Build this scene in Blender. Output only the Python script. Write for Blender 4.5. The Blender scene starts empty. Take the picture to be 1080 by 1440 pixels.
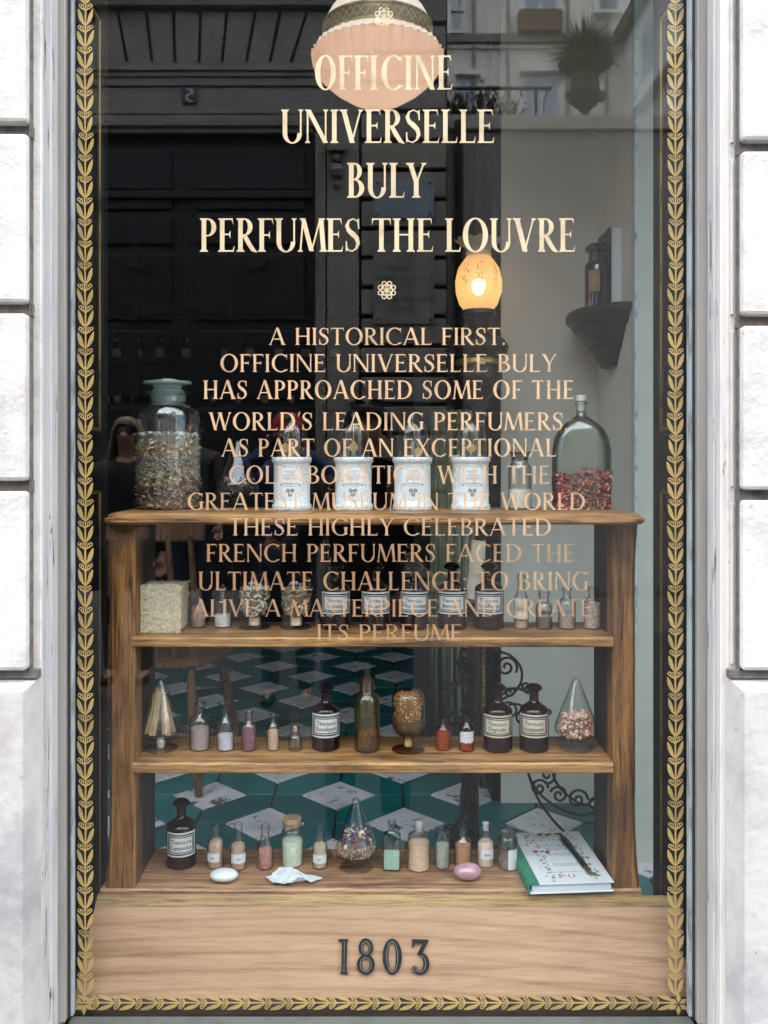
import bpy, bmesh, math, random
from mathutils import Vector, Matrix
from mathutils.geometry import delaunay_2d_cdt
random.seed(7)
R = math.radians
sc = bpy.context.scene
C = sc.collection
# ------------------------------------------------------------------ camera
F = 1250.0; CX = 535.0; CY = 650.0; GD = 1.4; EYE = 1.5     # focal length and principal point in photo pixels; metres from lens to glass
cam = bpy.data.cameras.new('camera'); co = bpy.data.objects.new('camera', cam); C.objects.link(co)
cam.sensor_fit = 'HORIZONTAL'; cam.sensor_width = 36; cam.lens = 36 * F / 1080
cam.shift_x = (540 - CX) / 1080; cam.shift_y = -(720 - CY) / 1080
cam.clip_start = 0.002; cam.clip_end = 300
co.location = (0, -GD, EYE); co.rotation_euler = (R(90), 0, 0)
sc.camera = co
# ------------------------------------------------------------------ sky, sun, exposure
w = bpy.data.worlds.new('World'); sc.world = w; w.use_nodes = True
nt = w.node_tree; bg = nt.nodes['Background']
sky = nt.nodes.new('ShaderNodeTexSky'); sky.sky_type = 'NISHITA'; sky.sun_disc = False
sky.sun_elevation = R(82); sky.sun_rotation = R(0); sky.dust_density = 3.0; sky.ozone_density = 1.0; sky.air_density = 1.0
nt.links.new(sky.outputs[0], bg.inputs[0]); bg.inputs[1].default_value = 0.07
sl = bpy.data.lights.new('sun', 'SUN'); so = bpy.data.objects.new('sun', sl); C.objects.link(so)
sl.energy = 1.5; sl.angle = R(140); sl.color = (1.0, 0.97, 0.93)
so.rotation_euler = (R(-6), 0, R(-6))
v = sc.view_settings; v.view_transform = 'Standard'; v.look = 'None'; v.gamma = 1; v.use_curve_mapping = False
v.exposure = 3.5
sc.render.engine = 'CYCLES'; cy = sc.cycles
cy.max_bounces = 10; cy.transparent_max_bounces = 40; cy.diffuse_bounces = 4; cy.glossy_bounces = 5; cy.transmission_bounces = 6
cy.use_denoising = True; cy.denoiser = 'OPENIMAGEDENOISE'; cy.caustics_reflective = False; cy.caustics_refractive = False
cy.sample_clamp_indirect = 6; cy.use_adaptive_sampling = True; cy.adaptive_threshold = 0.01
# ------------------------------------------------------------------ helpers
def W(px, py, d): return Vector(((px - CX) / F * d, d - GD, EYE - (py - CY) / F * d))
def XX(px, d): return (px - CX) / F * d
def ZZ(py, d): return EYE - (py - CY) / F * d
def tag(o, label=None, cat=None, group=None, kind=None):
    if label: o['label'] = label
    if cat: o['category'] = cat
    if group: o['group'] = group
    if kind: o['kind'] = kind
    return o
def empty(name, loc=(0, 0, 0), rz=0):
    o = bpy.data.objects.new(name, None); C.objects.link(o); o.location = loc; o.rotation_euler = (0, 0, rz); return o
def link(name, me, mat=None, parent=None, smooth=None):
    if mat is not None and len(me.materials) == 0:
        for m_ in (mat if isinstance(mat, (list, tuple)) else [mat]): me.materials.append(m_)
    o = bpy.data.objects.new(name, me); C.objects.link(o)
    if parent is not None: o.parent = parent
    return o
def pd(name, vs, fs, mat=None, parent=None, smooth=False, sharp=38, kind=None, mi=None):
    me = bpy.data.meshes.new(name); me.from_pydata([tuple(x) for x in vs], [], fs)
    if mi: me.polygons.foreach_set('material_index', mi)
    if smooth:
        me.polygons.foreach_set('use_smooth', [True] * len(me.polygons))
        b = bmesh.new(); b.from_mesh(me)
        for e in b.edges:
            if len(e.link_faces) == 2 and e.calc_face_angle(0) > R(sharp): e.smooth = False
        b.to_mesh(me); b.free()
    me.update()
    o = link(name, me, mat, parent)
    if kind: o['kind'] = kind
    return o
class MB:
    def __init__(s): s.v = []; s.f = []
    def add(s, vs, fs):
        n = len(s.v); s.v += [tuple(x) for x in vs]; s.f += [[i + n for i in f] for f in fs]; return s
    def box(s, x0, x1, y0, y1, z0, z1):
        return s.add([(x0,y0,z0),(x1,y0,z0),(x1,y1,z0),(x0,y1,z0),(x0,y0,z1),(x1,y0,z1),(x1,y1,z1),(x0,y1,z1)],
                     [[0,3,2,1],[4,5,6,7],[0,1,5,4],[1,2,6,5],[2,3,7,6],[3,0,4,7]])
    def tube(s, pts, r, n=8, cap=True):
        pts = [Vector(p) for p in pts]; rs = r if isinstance(r, (list, tuple)) else [r] * len(pts)
        base = len(s.v); up = Vector((0.13, 0.31, 0.94)).normalized(); m = len(pts)
        for i, p in enumerate(pts):
            t = (pts[min(i+1, m-1)] - pts[max(i-1, 0)]).normalized()
            a = t.cross(up)
            if a.length < 1e-3: a = t.cross(Vector((1, 0, 0)))
            a.normalize(); b = t.cross(a)
            for k in range(n):
                an = 2 * math.pi * k / n; s.v.append(tuple(p + a * (math.cos(an) * rs[i]) + b * (math.sin(an) * rs[i])))
        for i in range(m - 1):
            for k in range(n):
                k2 = (k + 1) % n; s.f.append([base+i*n+k, base+i*n+k2, base+(i+1)*n+k2, base+(i+1)*n+k])
        if cap: s.f.append([base+k for k in range(n)][::-1]); s.f.append([base+(m-1)*n+k for k in range(n)])
        return s
    def prism(s, poly, y0, y1):      # poly in (x, z), extruded along y
        n = len(poly); b = len(s.v)
        s.v += [(p[0], y0, p[1]) for p in poly] + [(p[0], y1, p[1]) for p in poly]
        s.f += [[b+i for i in range(n)], [b+n+i for i in range(n)][::-1]]
        for i in range(n): j = (i+1) % n; s.f.append([b+i, b+n+i, b+n+j, b+j])
        return s
    def lathe(s, prof, seg=28, sx=1, sy=1, ex=2, c=(0,0,0)):
        b = len(s.v); m = len(prof)
        for (r, z) in prof:
            for k in range(seg):
                a = 2*math.pi*k/seg; ca, sa = math.cos(a), math.sin(a)
                if ex != 2: ca = math.copysign(abs(ca)**(2/ex), ca); sa = math.copysign(abs(sa)**(2/ex), sa)
                s.v.append((c[0]+r*ca*sx, c[1]+r*sa*sy, c[2]+z))
        for i in range(m-1):
            for k in range(seg):
                k2 = (k+1) % seg; s.f.append([b+i*seg+k, b+i*seg+k2, b+(i+1)*seg+k2, b+(i+1)*seg+k])
        return s
    def build(s, name, mat=None, parent=None, smooth=False, sharp=38, kind=None, bevel=0):
        o = pd(name, s.v, s.f, mat, parent, smooth, sharp, kind)
        if bevel:
            md = o.modifiers.new('bevel', 'BEVEL'); md.width = bevel; md.segments = 2; md.limit_method = 'ANGLE'; md.angle_limit = R(40)
        return o
def bx(name, x0, x1, y0, y1, z0, z1, mat, parent=None, bevel=0, kind=None): return MB().box(x0,x1,y0,y1,z0,z1).build(name, mat, parent, bevel=bevel, kind=kind)
# ------------------------------------------------------------------ materials
def nmat(name):
    m = bpy.data.materials.new(name); m.use_nodes = True; return m, m.node_tree, m.node_tree.nodes['Principled BSDF']
def ramp(nt, stops):
    r = nt.nodes.new('ShaderNodeValToRGB'); e = r.color_ramp.elements
    e[0].position, e[0].color = stops[0][0], (*stops[0][1], 1); e[1].position, e[1].color = stops[-1][0], (*stops[-1][1], 1)
    for p, c in stops[1:-1]: q = e.new(p); q.color = (*c, 1)
    return r
def M(name, col, rough=.6, metal=0, var=.25, scale=20, bump=.15, col2=None, stretch=(1,1,1), detail=6, coat=0, bscale=None, obj=False, bdist=.002, spec=.5, chipd=()):
    m, t, p = nmat(name)
    tc = t.nodes.new('ShaderNodeTexCoord'); ge = t.nodes.new('ShaderNodeNewGeometry'); mp = t.nodes.new('ShaderNodeMapping'); mp.inputs['Scale'].default_value = stretch
    t.links.new(tc.outputs['Object'] if obj else ge.outputs['Position'], mp.inputs[0])
    n = t.nodes.new('ShaderNodeTexNoise'); n.inputs['Scale'].default_value = scale; n.inputs['Detail'].default_value = detail; n.inputs['Roughness'].default_value = .6
    t.links.new(mp.outputs[0], n.inputs[0])
    c2 = col2 or tuple(c * (1 - var) for c in col); hi = tuple(min(1, c * (1 + var * .6)) for c in col)
    r = ramp(t, [(.3, c2), (.52, col), (.75, hi if not col2 else col)]); t.links.new(n.outputs[0], r.inputs[0]); t.links.new(r.outputs[0], p.inputs['Base Color'])
    p.inputs['Roughness'].default_value = rough; p.inputs['Metallic'].default_value = metal; p.inputs['Coat Weight'].default_value = coat; p.inputs['Specular IOR Level'].default_value = spec
    last = r.outputs[0]
    for (csc, lo_, hi_, cc, cst) in chipd:
        m4 = t.nodes.new('ShaderNodeMapping'); m4.inputs['Scale'].default_value = cst; m4.inputs['Location'].default_value = (csc*.37, 1.3, csc*.11); t.links.new(ge.outputs['Position'], m4.inputs[0])
        n4 = t.nodes.new('ShaderNodeTexNoise'); n4.inputs['Scale'].default_value = csc; n4.inputs['Detail'].default_value = 9; n4.inputs['Roughness'].default_value = .7; t.links.new(m4.outputs[0], n4.inputs[0])
        r4 = ramp(t, [(lo_,(0,0,0)),(hi_,(1,1,1))]); t.links.new(n4.outputs[0], r4.inputs[0]); x4 = t.nodes.new('ShaderNodeMix'); x4.data_type = 'RGBA'; t.links.new(r4.outputs[0], x4.inputs[0]); t.links.new(last, x4.inputs[6]); x4.inputs[7].default_value = (*cc, 1); last = x4.outputs[2]
    if chipd: t.links.new(last, p.inputs['Base Color'])
    if bump:
        b = t.nodes.new('ShaderNodeBump'); b.inputs['Strength'].default_value = bump; b.inputs['Distance'].default_value = bdist
        n2 = n
        if bscale:
            n2 = t.nodes.new('ShaderNodeTexNoise'); n2.inputs['Scale'].default_value = bscale; n2.inputs['Detail'].default_value = 5; t.links.new(mp.outputs[0], n2.inputs[0])
        t.links.new(n2.outputs[0], b.inputs['Height']); t.links.new(b.outputs[0], p.inputs['Normal'])
    return m
def wood(name, a, b, c, rough=.45, axis=0, scale=1.0, wear=.35, stain=(.03,.018,.01), rings=0):
    m, t, p = nmat(name); ge = t.nodes.new('ShaderNodeNewGeometry'); mp = t.nodes.new('ShaderNodeMapping')
    s = [70*scale]*3; s[axis] = 3.0*scale; mp.inputs['Scale'].default_value = s
    t.links.new(ge.outputs['Position'], mp.inputs[0])
    n = t.nodes.new('ShaderNodeTexNoise'); n.inputs['Scale'].default_value = 1.6; n.inputs['Detail'].default_value = 9; n.inputs['Roughness'].default_value = .62; n.inputs['Distortion'].default_value = .7
    t.links.new(mp.outputs[0], n.inputs[0])
    r = ramp(t, [(.34, c), (.46, b), (.60, a)]); t.links.new(n.outputs[0], r.inputs[0])
    n2 = t.nodes.new('ShaderNodeTexNoise'); n2.inputs['Scale'].default_value = 9; n2.inputs['Detail'].default_value = 8
    mp2 = t.nodes.new('ShaderNodeMapping'); s2 = [2.4]*3; s2[axis] = .8; mp2.inputs['Scale'].default_value = s2
    t.links.new(ge.outputs['Position'], mp2.inputs[0]); t.links.new(mp2.outputs[0], n2.inputs[0])
    r2 = ramp(t, [(.5, (0,0,0)), (.72, (wear*1.6,)*3)]); t.links.new(n2.outputs[0], r2.inputs[0])
    mx = t.nodes.new('ShaderNodeMix'); mx.data_type = 'RGBA'; t.links.new(r2.outputs[0], mx.inputs[0]); t.links.new(r.outputs[0], mx.inputs[6]); mx.inputs[7].default_value = (*stain, 1)
    # fine dark pores, and growth rings on the plain sawn board
    mp3 = t.nodes.new('ShaderNodeMapping'); s3 = [620]*3; s3[axis] = 22; mp3.inputs['Scale'].default_value = s3; n3 = t.nodes.new('ShaderNodeTexNoise'); n3.inputs['Scale'].default_value = 1; n3.inputs['Detail'].default_value = 3
    t.links.new(ge.outputs['Position'], mp3.inputs[0]); t.links.new(mp3.outputs[0], n3.inputs[0]); r3 = ramp(t, [(.36,(.42,.38,.34)),(.50,(1,1,1))]); t.links.new(n3.outputs[0], r3.inputs[0])
    m3 = t.nodes.new('ShaderNodeMix'); m3.data_type = 'RGBA'; m3.blend_type = 'MULTIPLY'; m3.inputs[0].default_value = .8 if not rings else .3; t.links.new(mx.outputs[2], m3.inputs[6]); t.links.new(r3.outputs[0], m3.inputs[7]); last = m3.outputs[2]
    if rings:
        wv = t.nodes.new('ShaderNodeTexWave'); wv.wave_type = 'RINGS'; wv.rings_direction = 'Y'; wv.inputs['Scale'].default_value = rings; wv.inputs['Distortion'].default_value = 2.2; wv.inputs['Detail'].default_value = 2; wv.inputs['Detail Scale'].default_value = .8
        mp4 = t.nodes.new('ShaderNodeMapping'); mp4.inputs['Location'].default_value = (.05,0,-.42); mp4.inputs['Scale'].default_value = (.34,1,1.25); t.links.new(ge.outputs['Position'], mp4.inputs[0]); t.links.new(mp4.outputs[0], wv.inputs[0])
        r4 = ramp(t, [(0,(.74,.66,.60)),(.22,(1,1,1))]); t.links.new(wv.outputs[0], r4.inputs[0]); m4 = t.nodes.new('ShaderNodeMix'); m4.data_type = 'RGBA'; m4.blend_type = 'MULTIPLY'; m4.inputs[0].default_value = .6
        t.links.new(last, m4.inputs[6]); t.links.new(r4.outputs[0], m4.inputs[7]); last = m4.outputs[2]
    t.links.new(last, p.inputs['Base Color']); p.inputs['Roughness'].default_value = rough
    b_ = t.nodes.new('ShaderNodeBump'); b_.inputs['Strength'].default_value = .35; b_.inputs['Distance'].default_value = .0015
    t.links.new(n.outputs[0], b_.inputs['Height']); t.links.new(b_.outputs[0], p.inputs['Normal'])
    return m
def glass(name, tint=(.96,.98,.97), edge=(.45,.5,.5), f0=.045, rough=.01, power=1.2, body=None, bw=.2):
    m = bpy.data.materials.new(name); m.use_nodes = True; t = m.node_tree; t.nodes.clear()
    L = t.links.new; g = t.nodes.new('ShaderNodeNewGeometry')
    d = t.nodes.new('ShaderNodeVectorMath'); d.operation = 'DOT_PRODUCT'; L(g.outputs['Normal'], d.inputs[0]); L(g.outputs['Incoming'], d.inputs[1])
    def mth(op, a, b=None):
        k = t.nodes.new('ShaderNodeMath'); k.operation = op
        for i, q in enumerate((a, b)):
            if q is None: continue
            if isinstance(q, (int, float)): k.inputs[i].default_value = q
            else: L(q, k.inputs[i])
        return k.outputs[0]
    c = mth('ABSOLUTE', d.outputs['Value']); ic = mth('SUBTRACT', 1.0, c)
    fr = mth('ADD', mth('MULTIPLY', mth('POWER', ic, 5.0), 1 - f0), f0)
    mx = t.nodes.new('ShaderNodeMix'); mx.data_type = 'RGBA'; L(mth('POWER', ic, power), mx.inputs[0]); mx.inputs[6].default_value = (*tint, 1); mx.inputs[7].default_value = (*edge, 1)
    tr = t.nodes.new('ShaderNodeBsdfTransparent'); L(mx.outputs[2], tr.inputs[0])
    gl = t.nodes.new('ShaderNodeBsdfAnisotropic'); gl.inputs['Roughness'].default_value = rough
    if body:
        df = t.nodes.new('ShaderNodeBsdfDiffuse'); df.inputs[0].default_value = (*body, 1); mb = t.nodes.new('ShaderNodeMixShader'); mb.inputs[0].default_value = bw; L(tr.outputs[0], mb.inputs[1]); L(df.outputs[0], mb.inputs[2]); tr = mb
    ms = t.nodes.new('ShaderNodeMixShader'); L(fr, ms.inputs[0]); L(tr.outputs[0], ms.inputs[1]); L(gl.outputs[0], ms.inputs[2])
    o = t.nodes.new('ShaderNodeOutputMaterial'); L(ms.outputs[0], o.inputs[0]); return m
def film(name, col, alpha, rough=.5, metal=0.0, wearscale=0):
    m, t, p = nmat(name); p.inputs['Base Color'].default_value = (*col, 1); p.inputs['Roughness'].default_value = rough; p.inputs['Metallic'].default_value = metal; p.inputs['Alpha'].default_value = alpha
    ge = t.nodes.new('ShaderNodeNewGeometry'); n = t.nodes.new('ShaderNodeTexNoise'); n.inputs['Scale'].default_value = 18; n.inputs['Detail'].default_value = 8
    t.links.new(ge.outputs['Position'], n.inputs[0])
    r = ramp(t, [(.32, tuple(c*.70 for c in col)), (.5, col), (.7, tuple(min(1, c*1.12) for c in col))]); t.links.new(n.outputs[0], r.inputs[0]); t.links.new(r.outputs[0], p.inputs['Base Color'])
    return m
def emis(name, col, s):
    m, t, p = nmat(name); p.inputs['Base Color'].default_value = (*col, 1); p.inputs['Emission Color'].default_value = (*col, 1); p.inputs['Emission Strength'].default_value = s; return m
def opal(name, col, tr=.15, rough=.15, diff=.4, emit=0):
    m = bpy.data.materials.new(name); m.use_nodes = True; t = m.node_tree; t.nodes.clear(); L = t.links.new
    a = t.nodes.new('ShaderNodeBsdfTransparent'); a.inputs[0].default_value = (*col, 1)
    b = t.nodes.new('ShaderNodeBsdfTranslucent'); b.inputs[0].default_value = (*col, 1)
    c = t.nodes.new('ShaderNodeBsdfPrincipled'); c.inputs['Base Color'].default_value = (*col, 1); c.inputs['Roughness'].default_value = rough
    c.inputs['Emission Color'].default_value = (*col, 1); c.inputs['Emission Strength'].default_value = emit
    m1 = t.nodes.new('ShaderNodeMixShader'); m1.inputs[0].default_value = diff; L(b.outputs[0], m1.inputs[1]); L(c.outputs[0], m1.inputs[2])
    m2 = t.nodes.new('ShaderNodeMixShader'); m2.inputs[0].default_value = tr; L(m1.outputs[0], m2.inputs[1]); L(a.outputs[0], m2.inputs[2])
    o = t.nodes.new('ShaderNodeOutputMaterial'); L(m2.outputs[0], o.inputs[0]); return m
# ------------------------------------------------------------------ roman capitals
def glyph(ch, T, t, K):
    """polygons of one capital, cap height 1; T thick stem, t hairline, K width factor"""
    P = []; s = .055 if K > .8 else .05; ts = .022
    def V(x, y0=0, y1=1, w=None): w = w or T; P.append([(x-w/2,y0),(x+w/2,y0),(x+w/2,y1),(x-w/2,y1)])
    def S(x, y, w=None, l=1, r=1):
        w = w or T; d = 1 if y < .5 else -1; a = x-w/2-s*l; b = x+w/2+s*r
        q = [(a,y),(b,y),(b,y+d*ts),(x+w/2,y+d*(ts+.05)),(x-w/2,y+d*(ts+.05)),(a,y+d*ts)]; P.append(q if d > 0 else q[::-1])
    def VS(x, w=None): V(x, w=w); S(x, 0, w); S(x, 1, w)
    def D(x0, y0, x1, y1, w): P.append([(x0-w/2,y0),(x0+w/2,y0),(x1+w/2,y1),(x1-w/2,y1)])
    def H(x0, x1, y, w=None): w = w or t*1.1; P.append([(x0,y-w/2),(x1,y-w/2),(x1,y+w/2),(x0,y+w/2)])
    def A(cx, cy, rx, ry, a0, a1, Tx, ty, n=18):
        for i in range(n):
            q0 = R(a0+(a1-a0)*i/n); q1 = R(a0+(a1-a0)*(i+1)/n); ix, iy = rx-Tx, ry-ty
            P.append([(cx+rx*math.cos(q0),cy+ry*math.sin(q0)),(cx+rx*math.cos(q1),cy+ry*math.sin(q1)),(cx+ix*math.cos(q1),cy+iy*math.sin(q1)),(cx+ix*math.cos(q0),cy+iy*math.sin(q0))])
    def Rb(pts, ws):
        pts = [Vector(p) for p in pts]; L_ = []; Q = []
        for i, p in enumerate(pts):
            d = (pts[min(i+1,len(pts)-1)]-pts[max(i-1,0)]).normalized(); nn = Vector((-d.y, d.x))
            L_.append(p+nn*ws[i]/2); Q.append(p-nn*ws[i]/2)
        for i in range(len(pts)-1): P.append([tuple(L_[i]),tuple(Q[i]),tuple(Q[i+1]),tuple(L_[i+1])])
    def arm(x0, x1, y, d):       # horizontal arm with a wedge end; d = direction of the wedge
        H(x0, x1, y+(t*.55 if d > 0 else -t*.55)); q = [(x1-.12*max(K,.7),y),(x1+.012,y),(x1+.035,y+d*.2),(x1-.02,y+d*.05)]; P.append(q if d > 0 else q[::-1])
    k = K; h = T/2
    if ch == 'A': W_=.78*k; D(.05,0,W_/2-.02,1,t*1.15); D(W_-.09,0,W_/2,1,T*1.1); H(.16*k,.62*k,.34); S(.05,0,t); S(W_-.09,0,T); P.append([(W_/2-h,.98),(W_/2+h*.6,.98),(W_/2,1.05)])
    elif ch == 'B': W_=.6*k; VS(h+s); A(.26*k,.755,.26*k,.245,-90,90,T*.95,t); A(.27*k,.27,.33*k,.27,-90,90,T*1.05,t); H(h,.28*k,1-t/2); H(h,.28*k,.525); H(h,.28*k,t/2)
    elif ch == 'C': W_=.78*k; A(.45*k,.5,.45*k,.52,48,312,T*1.1,t); P.append([(.45*k+.27*k,.985),(.73*k,.66),(.76*k,.98)]); P.append([(.45*k+.2*k,.05),(.78*k,.1),(.77*k,.17)])
    elif ch == 'D': W_=.78*k; VS(h+s); A(.3*k,.5,.47*k,.5,-90,90,T*1.1,t); H(h,.31*k,1-t/2); H(h,.31*k,t/2)
    elif ch == 'E': W_=.56*k; VS(h+s); arm(h,.48*k,1,-1); arm(h,.52*k,0,1); H(h,.4*k,.52); P.append([(.4*k-.03,.5),(.42*k,.4),(.42*k,.64),(.4*k-.03,.54)])
    elif ch == 'F': W_=.52*k; VS(h+s); arm(h,.5*k,1,-1); H(h,.4*k,.5); P.append([(.4*k-.03,.48),(.42*k,.38),(.42*k,.62),(.4*k-.03,.52)])
    elif ch == 'G': W_=.8*k; A(.45*k,.5,.45*k,.52,48,315,T*1.1,t); P.append([(.72*k,.985),(.73*k,.66),(.76*k,.98)]); V(.76*k-h,.06,.42); S(.76*k-h,.42,T); P.append([(.6*k,.02),(.78*k,.08),(.78*k,.14),(.6*k,.08)])
    elif ch == 'H': W_=.76*k; VS(h+s); VS(W_-h-s); H(h,W_-h,.51)
    elif ch == 'I': W_=T+2*s; VS(W_/2)
    elif ch == 'J': W_=.4*k; V(.3*k,.1,1); S(.3*k,1); A(.1*k,.1,.2*k+h,.2,-100,0,T,t)
    elif ch == 'L': W_=.54*k; VS(h+s); arm(h,.5*k,0,1)
    elif ch == 'M': W_=.9*k; D(.06,0,.14*k+.02,1,t*1.2); D(.45*k,0.02,.16*k,1,T*1.0); D(.45*k,0.02,.75*k,1,t*1.1); D(.86*k,0,.77*k,1,T); S(.06,0,t); S(.86*k,0,T); S(.13*k,1,t,1,0); S(.77*k,1,T,0,1)
    elif ch == 'N': W_=.78*k; V(.08,0,1,t*1.2); S(.08,0,t); S(.08,1,t,1,0); D(W_-.08,0,.1,1,T*1.05); V(W_-.08,0,1,t*1.2); S(W_-.08,1,t)
    elif ch in 'OQ': W_=.86*k if k > .8 else .78*k; A(W_/2,.5,W_/2,.52,0,360,T*1.15,t,36)
    elif ch == 'P': W_=.56*k; VS(h+s); A(.27*k,.73,.29*k,.27,-90,90,T*1.05,t); H(h,.28*k,1-t/2); H(h,.28*k,.46+t/2)
    elif ch == 'R': W_=.66*k; VS(h+s); A(.27*k,.74,.28*k,.26,-90,90,T*1.05,t); H(h,.28*k,1-t/2); H(h,.28*k,.48+t/2); Rb([(.27*k,.5),(.42*k,.25),(.56*k,.06),(.7*k,-.02)],[T*.9,T,T*.9,.02])
    elif ch == 'S':
        W_=.52*k; c=[(.47,.8),(.42,.92),(.28,.985),(.14,.93),(.07,.78),(.13,.64),(.27,.53),(.4,.41),(.45,.25),(.38,.09),(.24,.015),(.1,.06),(.05,.2)]
        Rb([(x*k,y) for x,y in c],[.03,t,t,t*1.4,T*.8,T*.95,T*1.15,T*1.0,T*.85,t*1.4,t,t,.03]); P.append([(.42*k,.96),(.45*k,.68),(.49*k,.68),(.48*k,1.0)]); P.append([(.03*k,0),(.08*k,.05),(.07*k,.32),(.03*k,.32)])
    elif ch == 'T': W_=.64*k; V(W_/2); S(W_/2,0); H(.04,W_-.04,1-t*.55); P.append([(0,.78),(.035,.93),(.12*k+.02,1),(.0,1)]); P.append([(W_,.78),(W_,1),(W_-.12*k-.02,1),(W_-.035,.93)])
    elif ch == 'U': W_=.74*k; V(h+s,.3,1); S(h+s,1); V(W_-.07,.3,1,t*1.2); S(W_-.07,1,t); A(W_/2+.01,.3,W_/2-s+.01,.32,180,360,T,t); 
    elif ch == 'V': W_=.76*k; D(W_/2+.02,0,.1,1,T*1.1); D(W_/2,0,W_-.07,1,t*1.2); S(.1,1,T); S(W_-.07,1,t)
    elif ch == 'W': W_=1.1*k; D(.33*k,0,.1,1,T*1.05); D(.32*k,0,.55*k,1,t*1.1); D(.8*k,0,.55*k,1,T*1.05); D(.78*k,0,W_-.06,1,t*1.1); S(.1,1,T); S(W_-.06,1,t); S(.55*k,1,T)
    elif ch == 'X': W_=.72*k; D(W_-.1,0,.1,1,T*1.1); D(.07,0,W_-.08,1,t*1.2); S(.1,1); S(W_-.1,0); S(.07,0,t); S(W_-.08,1,t)
    elif ch == 'Y': W_=.68*k; V(W_/2,0,.5); S(W_/2,0); D(W_/2,.45,.1,1,T); D(W_/2+.02,.45,W_-.06,1,t*1.2); S(.1,1); S(W_-.06,1,t)
    elif ch == '.': W_=.14; A(.07,.06,.065,.065,0,360,.064,.064,12)
    elif ch == ',': W_=.14; A(.07,.06,.065,.065,0,360,.064,.064,12); P.append([(.13,.05),(.1,.08),(.03,-.14)][::-1])
    elif ch == ':': W_=.16; A(.08,.07,.06,.065,0,360,.059,.064,12); A(.08,.6,.06,.065,0,360,.059,.064,12)
    elif ch == "'": W_=.14; P.append([(.02,.7),(.1,1.05),(.16,1.0)])
    elif ch == '`': W_=.0; P.append([(-.24,1.08),(-.19,1.06),(-.26,1.17)])
    elif ch == '-': W_=.3; H(.03,.27,.4,.06)
    elif ch == '0': W_=.62*k; A(W_/2,.5,W_/2,.52,0,360,T*1.1,t,36)
    elif ch == '1': W_=T+2*s+.06; VS(W_/2+.03); P.append([(W_/2-.16,.93),(W_/2,.9),(W_/2,1.0),(W_/2-.19,1.0)])
    elif ch == '8': W_=.58*k; A(W_/2,.27,W_/2,.29,0,360,T*.95,t*1.2,30); A(W_/2,.76,W_/2-.05,.26,0,360,T*.85,t*1.2,30)
    elif ch == '3': W_=.56*k; A(.25*k,.3,.3*k,.32,-115,88,T*1.1,t*1.2,20); H(.05,.5*k,1-T*.35,T*.6); D(.24*k,.56,.47*k,.97,T*.8); P.append([(.02,.74),(.07,.8),(.09,1.0),(.02,1.0)]); A(.09,.13,.09,.1,0,360,.089,.099,12)
    elif ch == '2': W_=.56*k; A(.27*k,.72,.27*k,.3,-20,170,T,t*1.2); D(.08,.05,.47*k,.64,T*.8); H(.03,.54*k,.05,.1)
    elif ch == '5': W_=.54*k; A(.22*k,.31,.3*k,.33,-125,110,T,t*1.2); V(.12,.55,.98,t*1.4); H(.1,.48*k,.94,.1)
    else: W_=.3*k
    return W_, P
def union(polys, eps=1e-5):
    vs, fs = [], []
    for p in polys:
        a = sum(p[i][0]*p[(i+1)%len(p)][1]-p[(i+1)%len(p)][0]*p[i][1] for i in range(len(p)))
        if abs(a) < 1e-9: continue
        if a < 0: p = p[::-1]
        n = len(vs); vs += [Vector(q) for q in p]; fs.append([n+i for i in range(len(p))])
    if not vs: return [], []
    ov, oe, of, _, _, orf = delaunay_2d_cdt(vs, [], fs, 0, eps)
    return [tuple(x) for x in ov], [list(f) for f, o in zip(of, orf) if o]
def text_polys(s, T=.13, t=.045, K=1.0, gap=.1, space=.42):
    x = 0; out = []
    for ch in s:
        if ch == ' ': x += space*max(K,.7); continue
        w_, P = glyph(ch, T, t, K)
        vs, fs = union(P); out.append(([(a+x, b) for a, b in vs], fs)); x += w_+gap
    return out, x-gap
def text_width(s, T=.13, t=.045, K=1.0, gap=.1, space=.42):
    return sum(space*max(K,.7) if c == ' ' else glyph(c, T, t, K)[0]+gap for c in s)-gap
def text_mesh(s, x0, x1, z0, z1, y, name, mat, parent, flip=False, kmul=1.0, **kw):
    """one line of capitals fitted between x0..x1 (metres), base z0, cap line z1, in the plane y"""
    sz = z1-z0; kw = dict(kw); tgt = (x1-x0)/sz; lo, hi = .25, 1.8
    for _ in range(9):
        kw['K'] = (lo+hi)/2; w_ = text_width(s, **kw); lo, hi = (kw['K'], hi) if w_ < tgt else (lo, kw['K'])
    L_, w_ = text_polys(s, **kw); sx = (x1-x0)/w_; b = MB()
    for vs, fs in L_:
        b.add([((x1-a*sx) if flip else (x0+a*sx), y, z0+c*sz) for a, c in vs], fs)
    return b.build(name, mat, parent)
_tc = {}
def small_text(s, size):
    """built-in font, returned as flat verts (x, z) and faces centred on x"""
    if s not in _tc:
        c = bpy.data.curves.new('t', 'FONT'); c.body = s; c.size = 1; c.align_x = 'CENTER'; c.resolution_u = 2; c.space_line = .95
        o = bpy.data.objects.new('t', c); C.objects.link(o); dg = bpy.context.evaluated_depsgraph_get(); e = o.evaluated_get(dg); me = e.to_mesh()
        _tc[s] = ([(q.co.x, q.co.y) for q in me.vertices], [list(p.vertices) for p in me.polygons]); e.to_mesh_clear(); bpy.data.objects.remove(o); bpy.data.curves.remove(c)
    v_, f_ = _tc[s]; return [(a*size, b*size) for a, b in v_], f_
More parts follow.
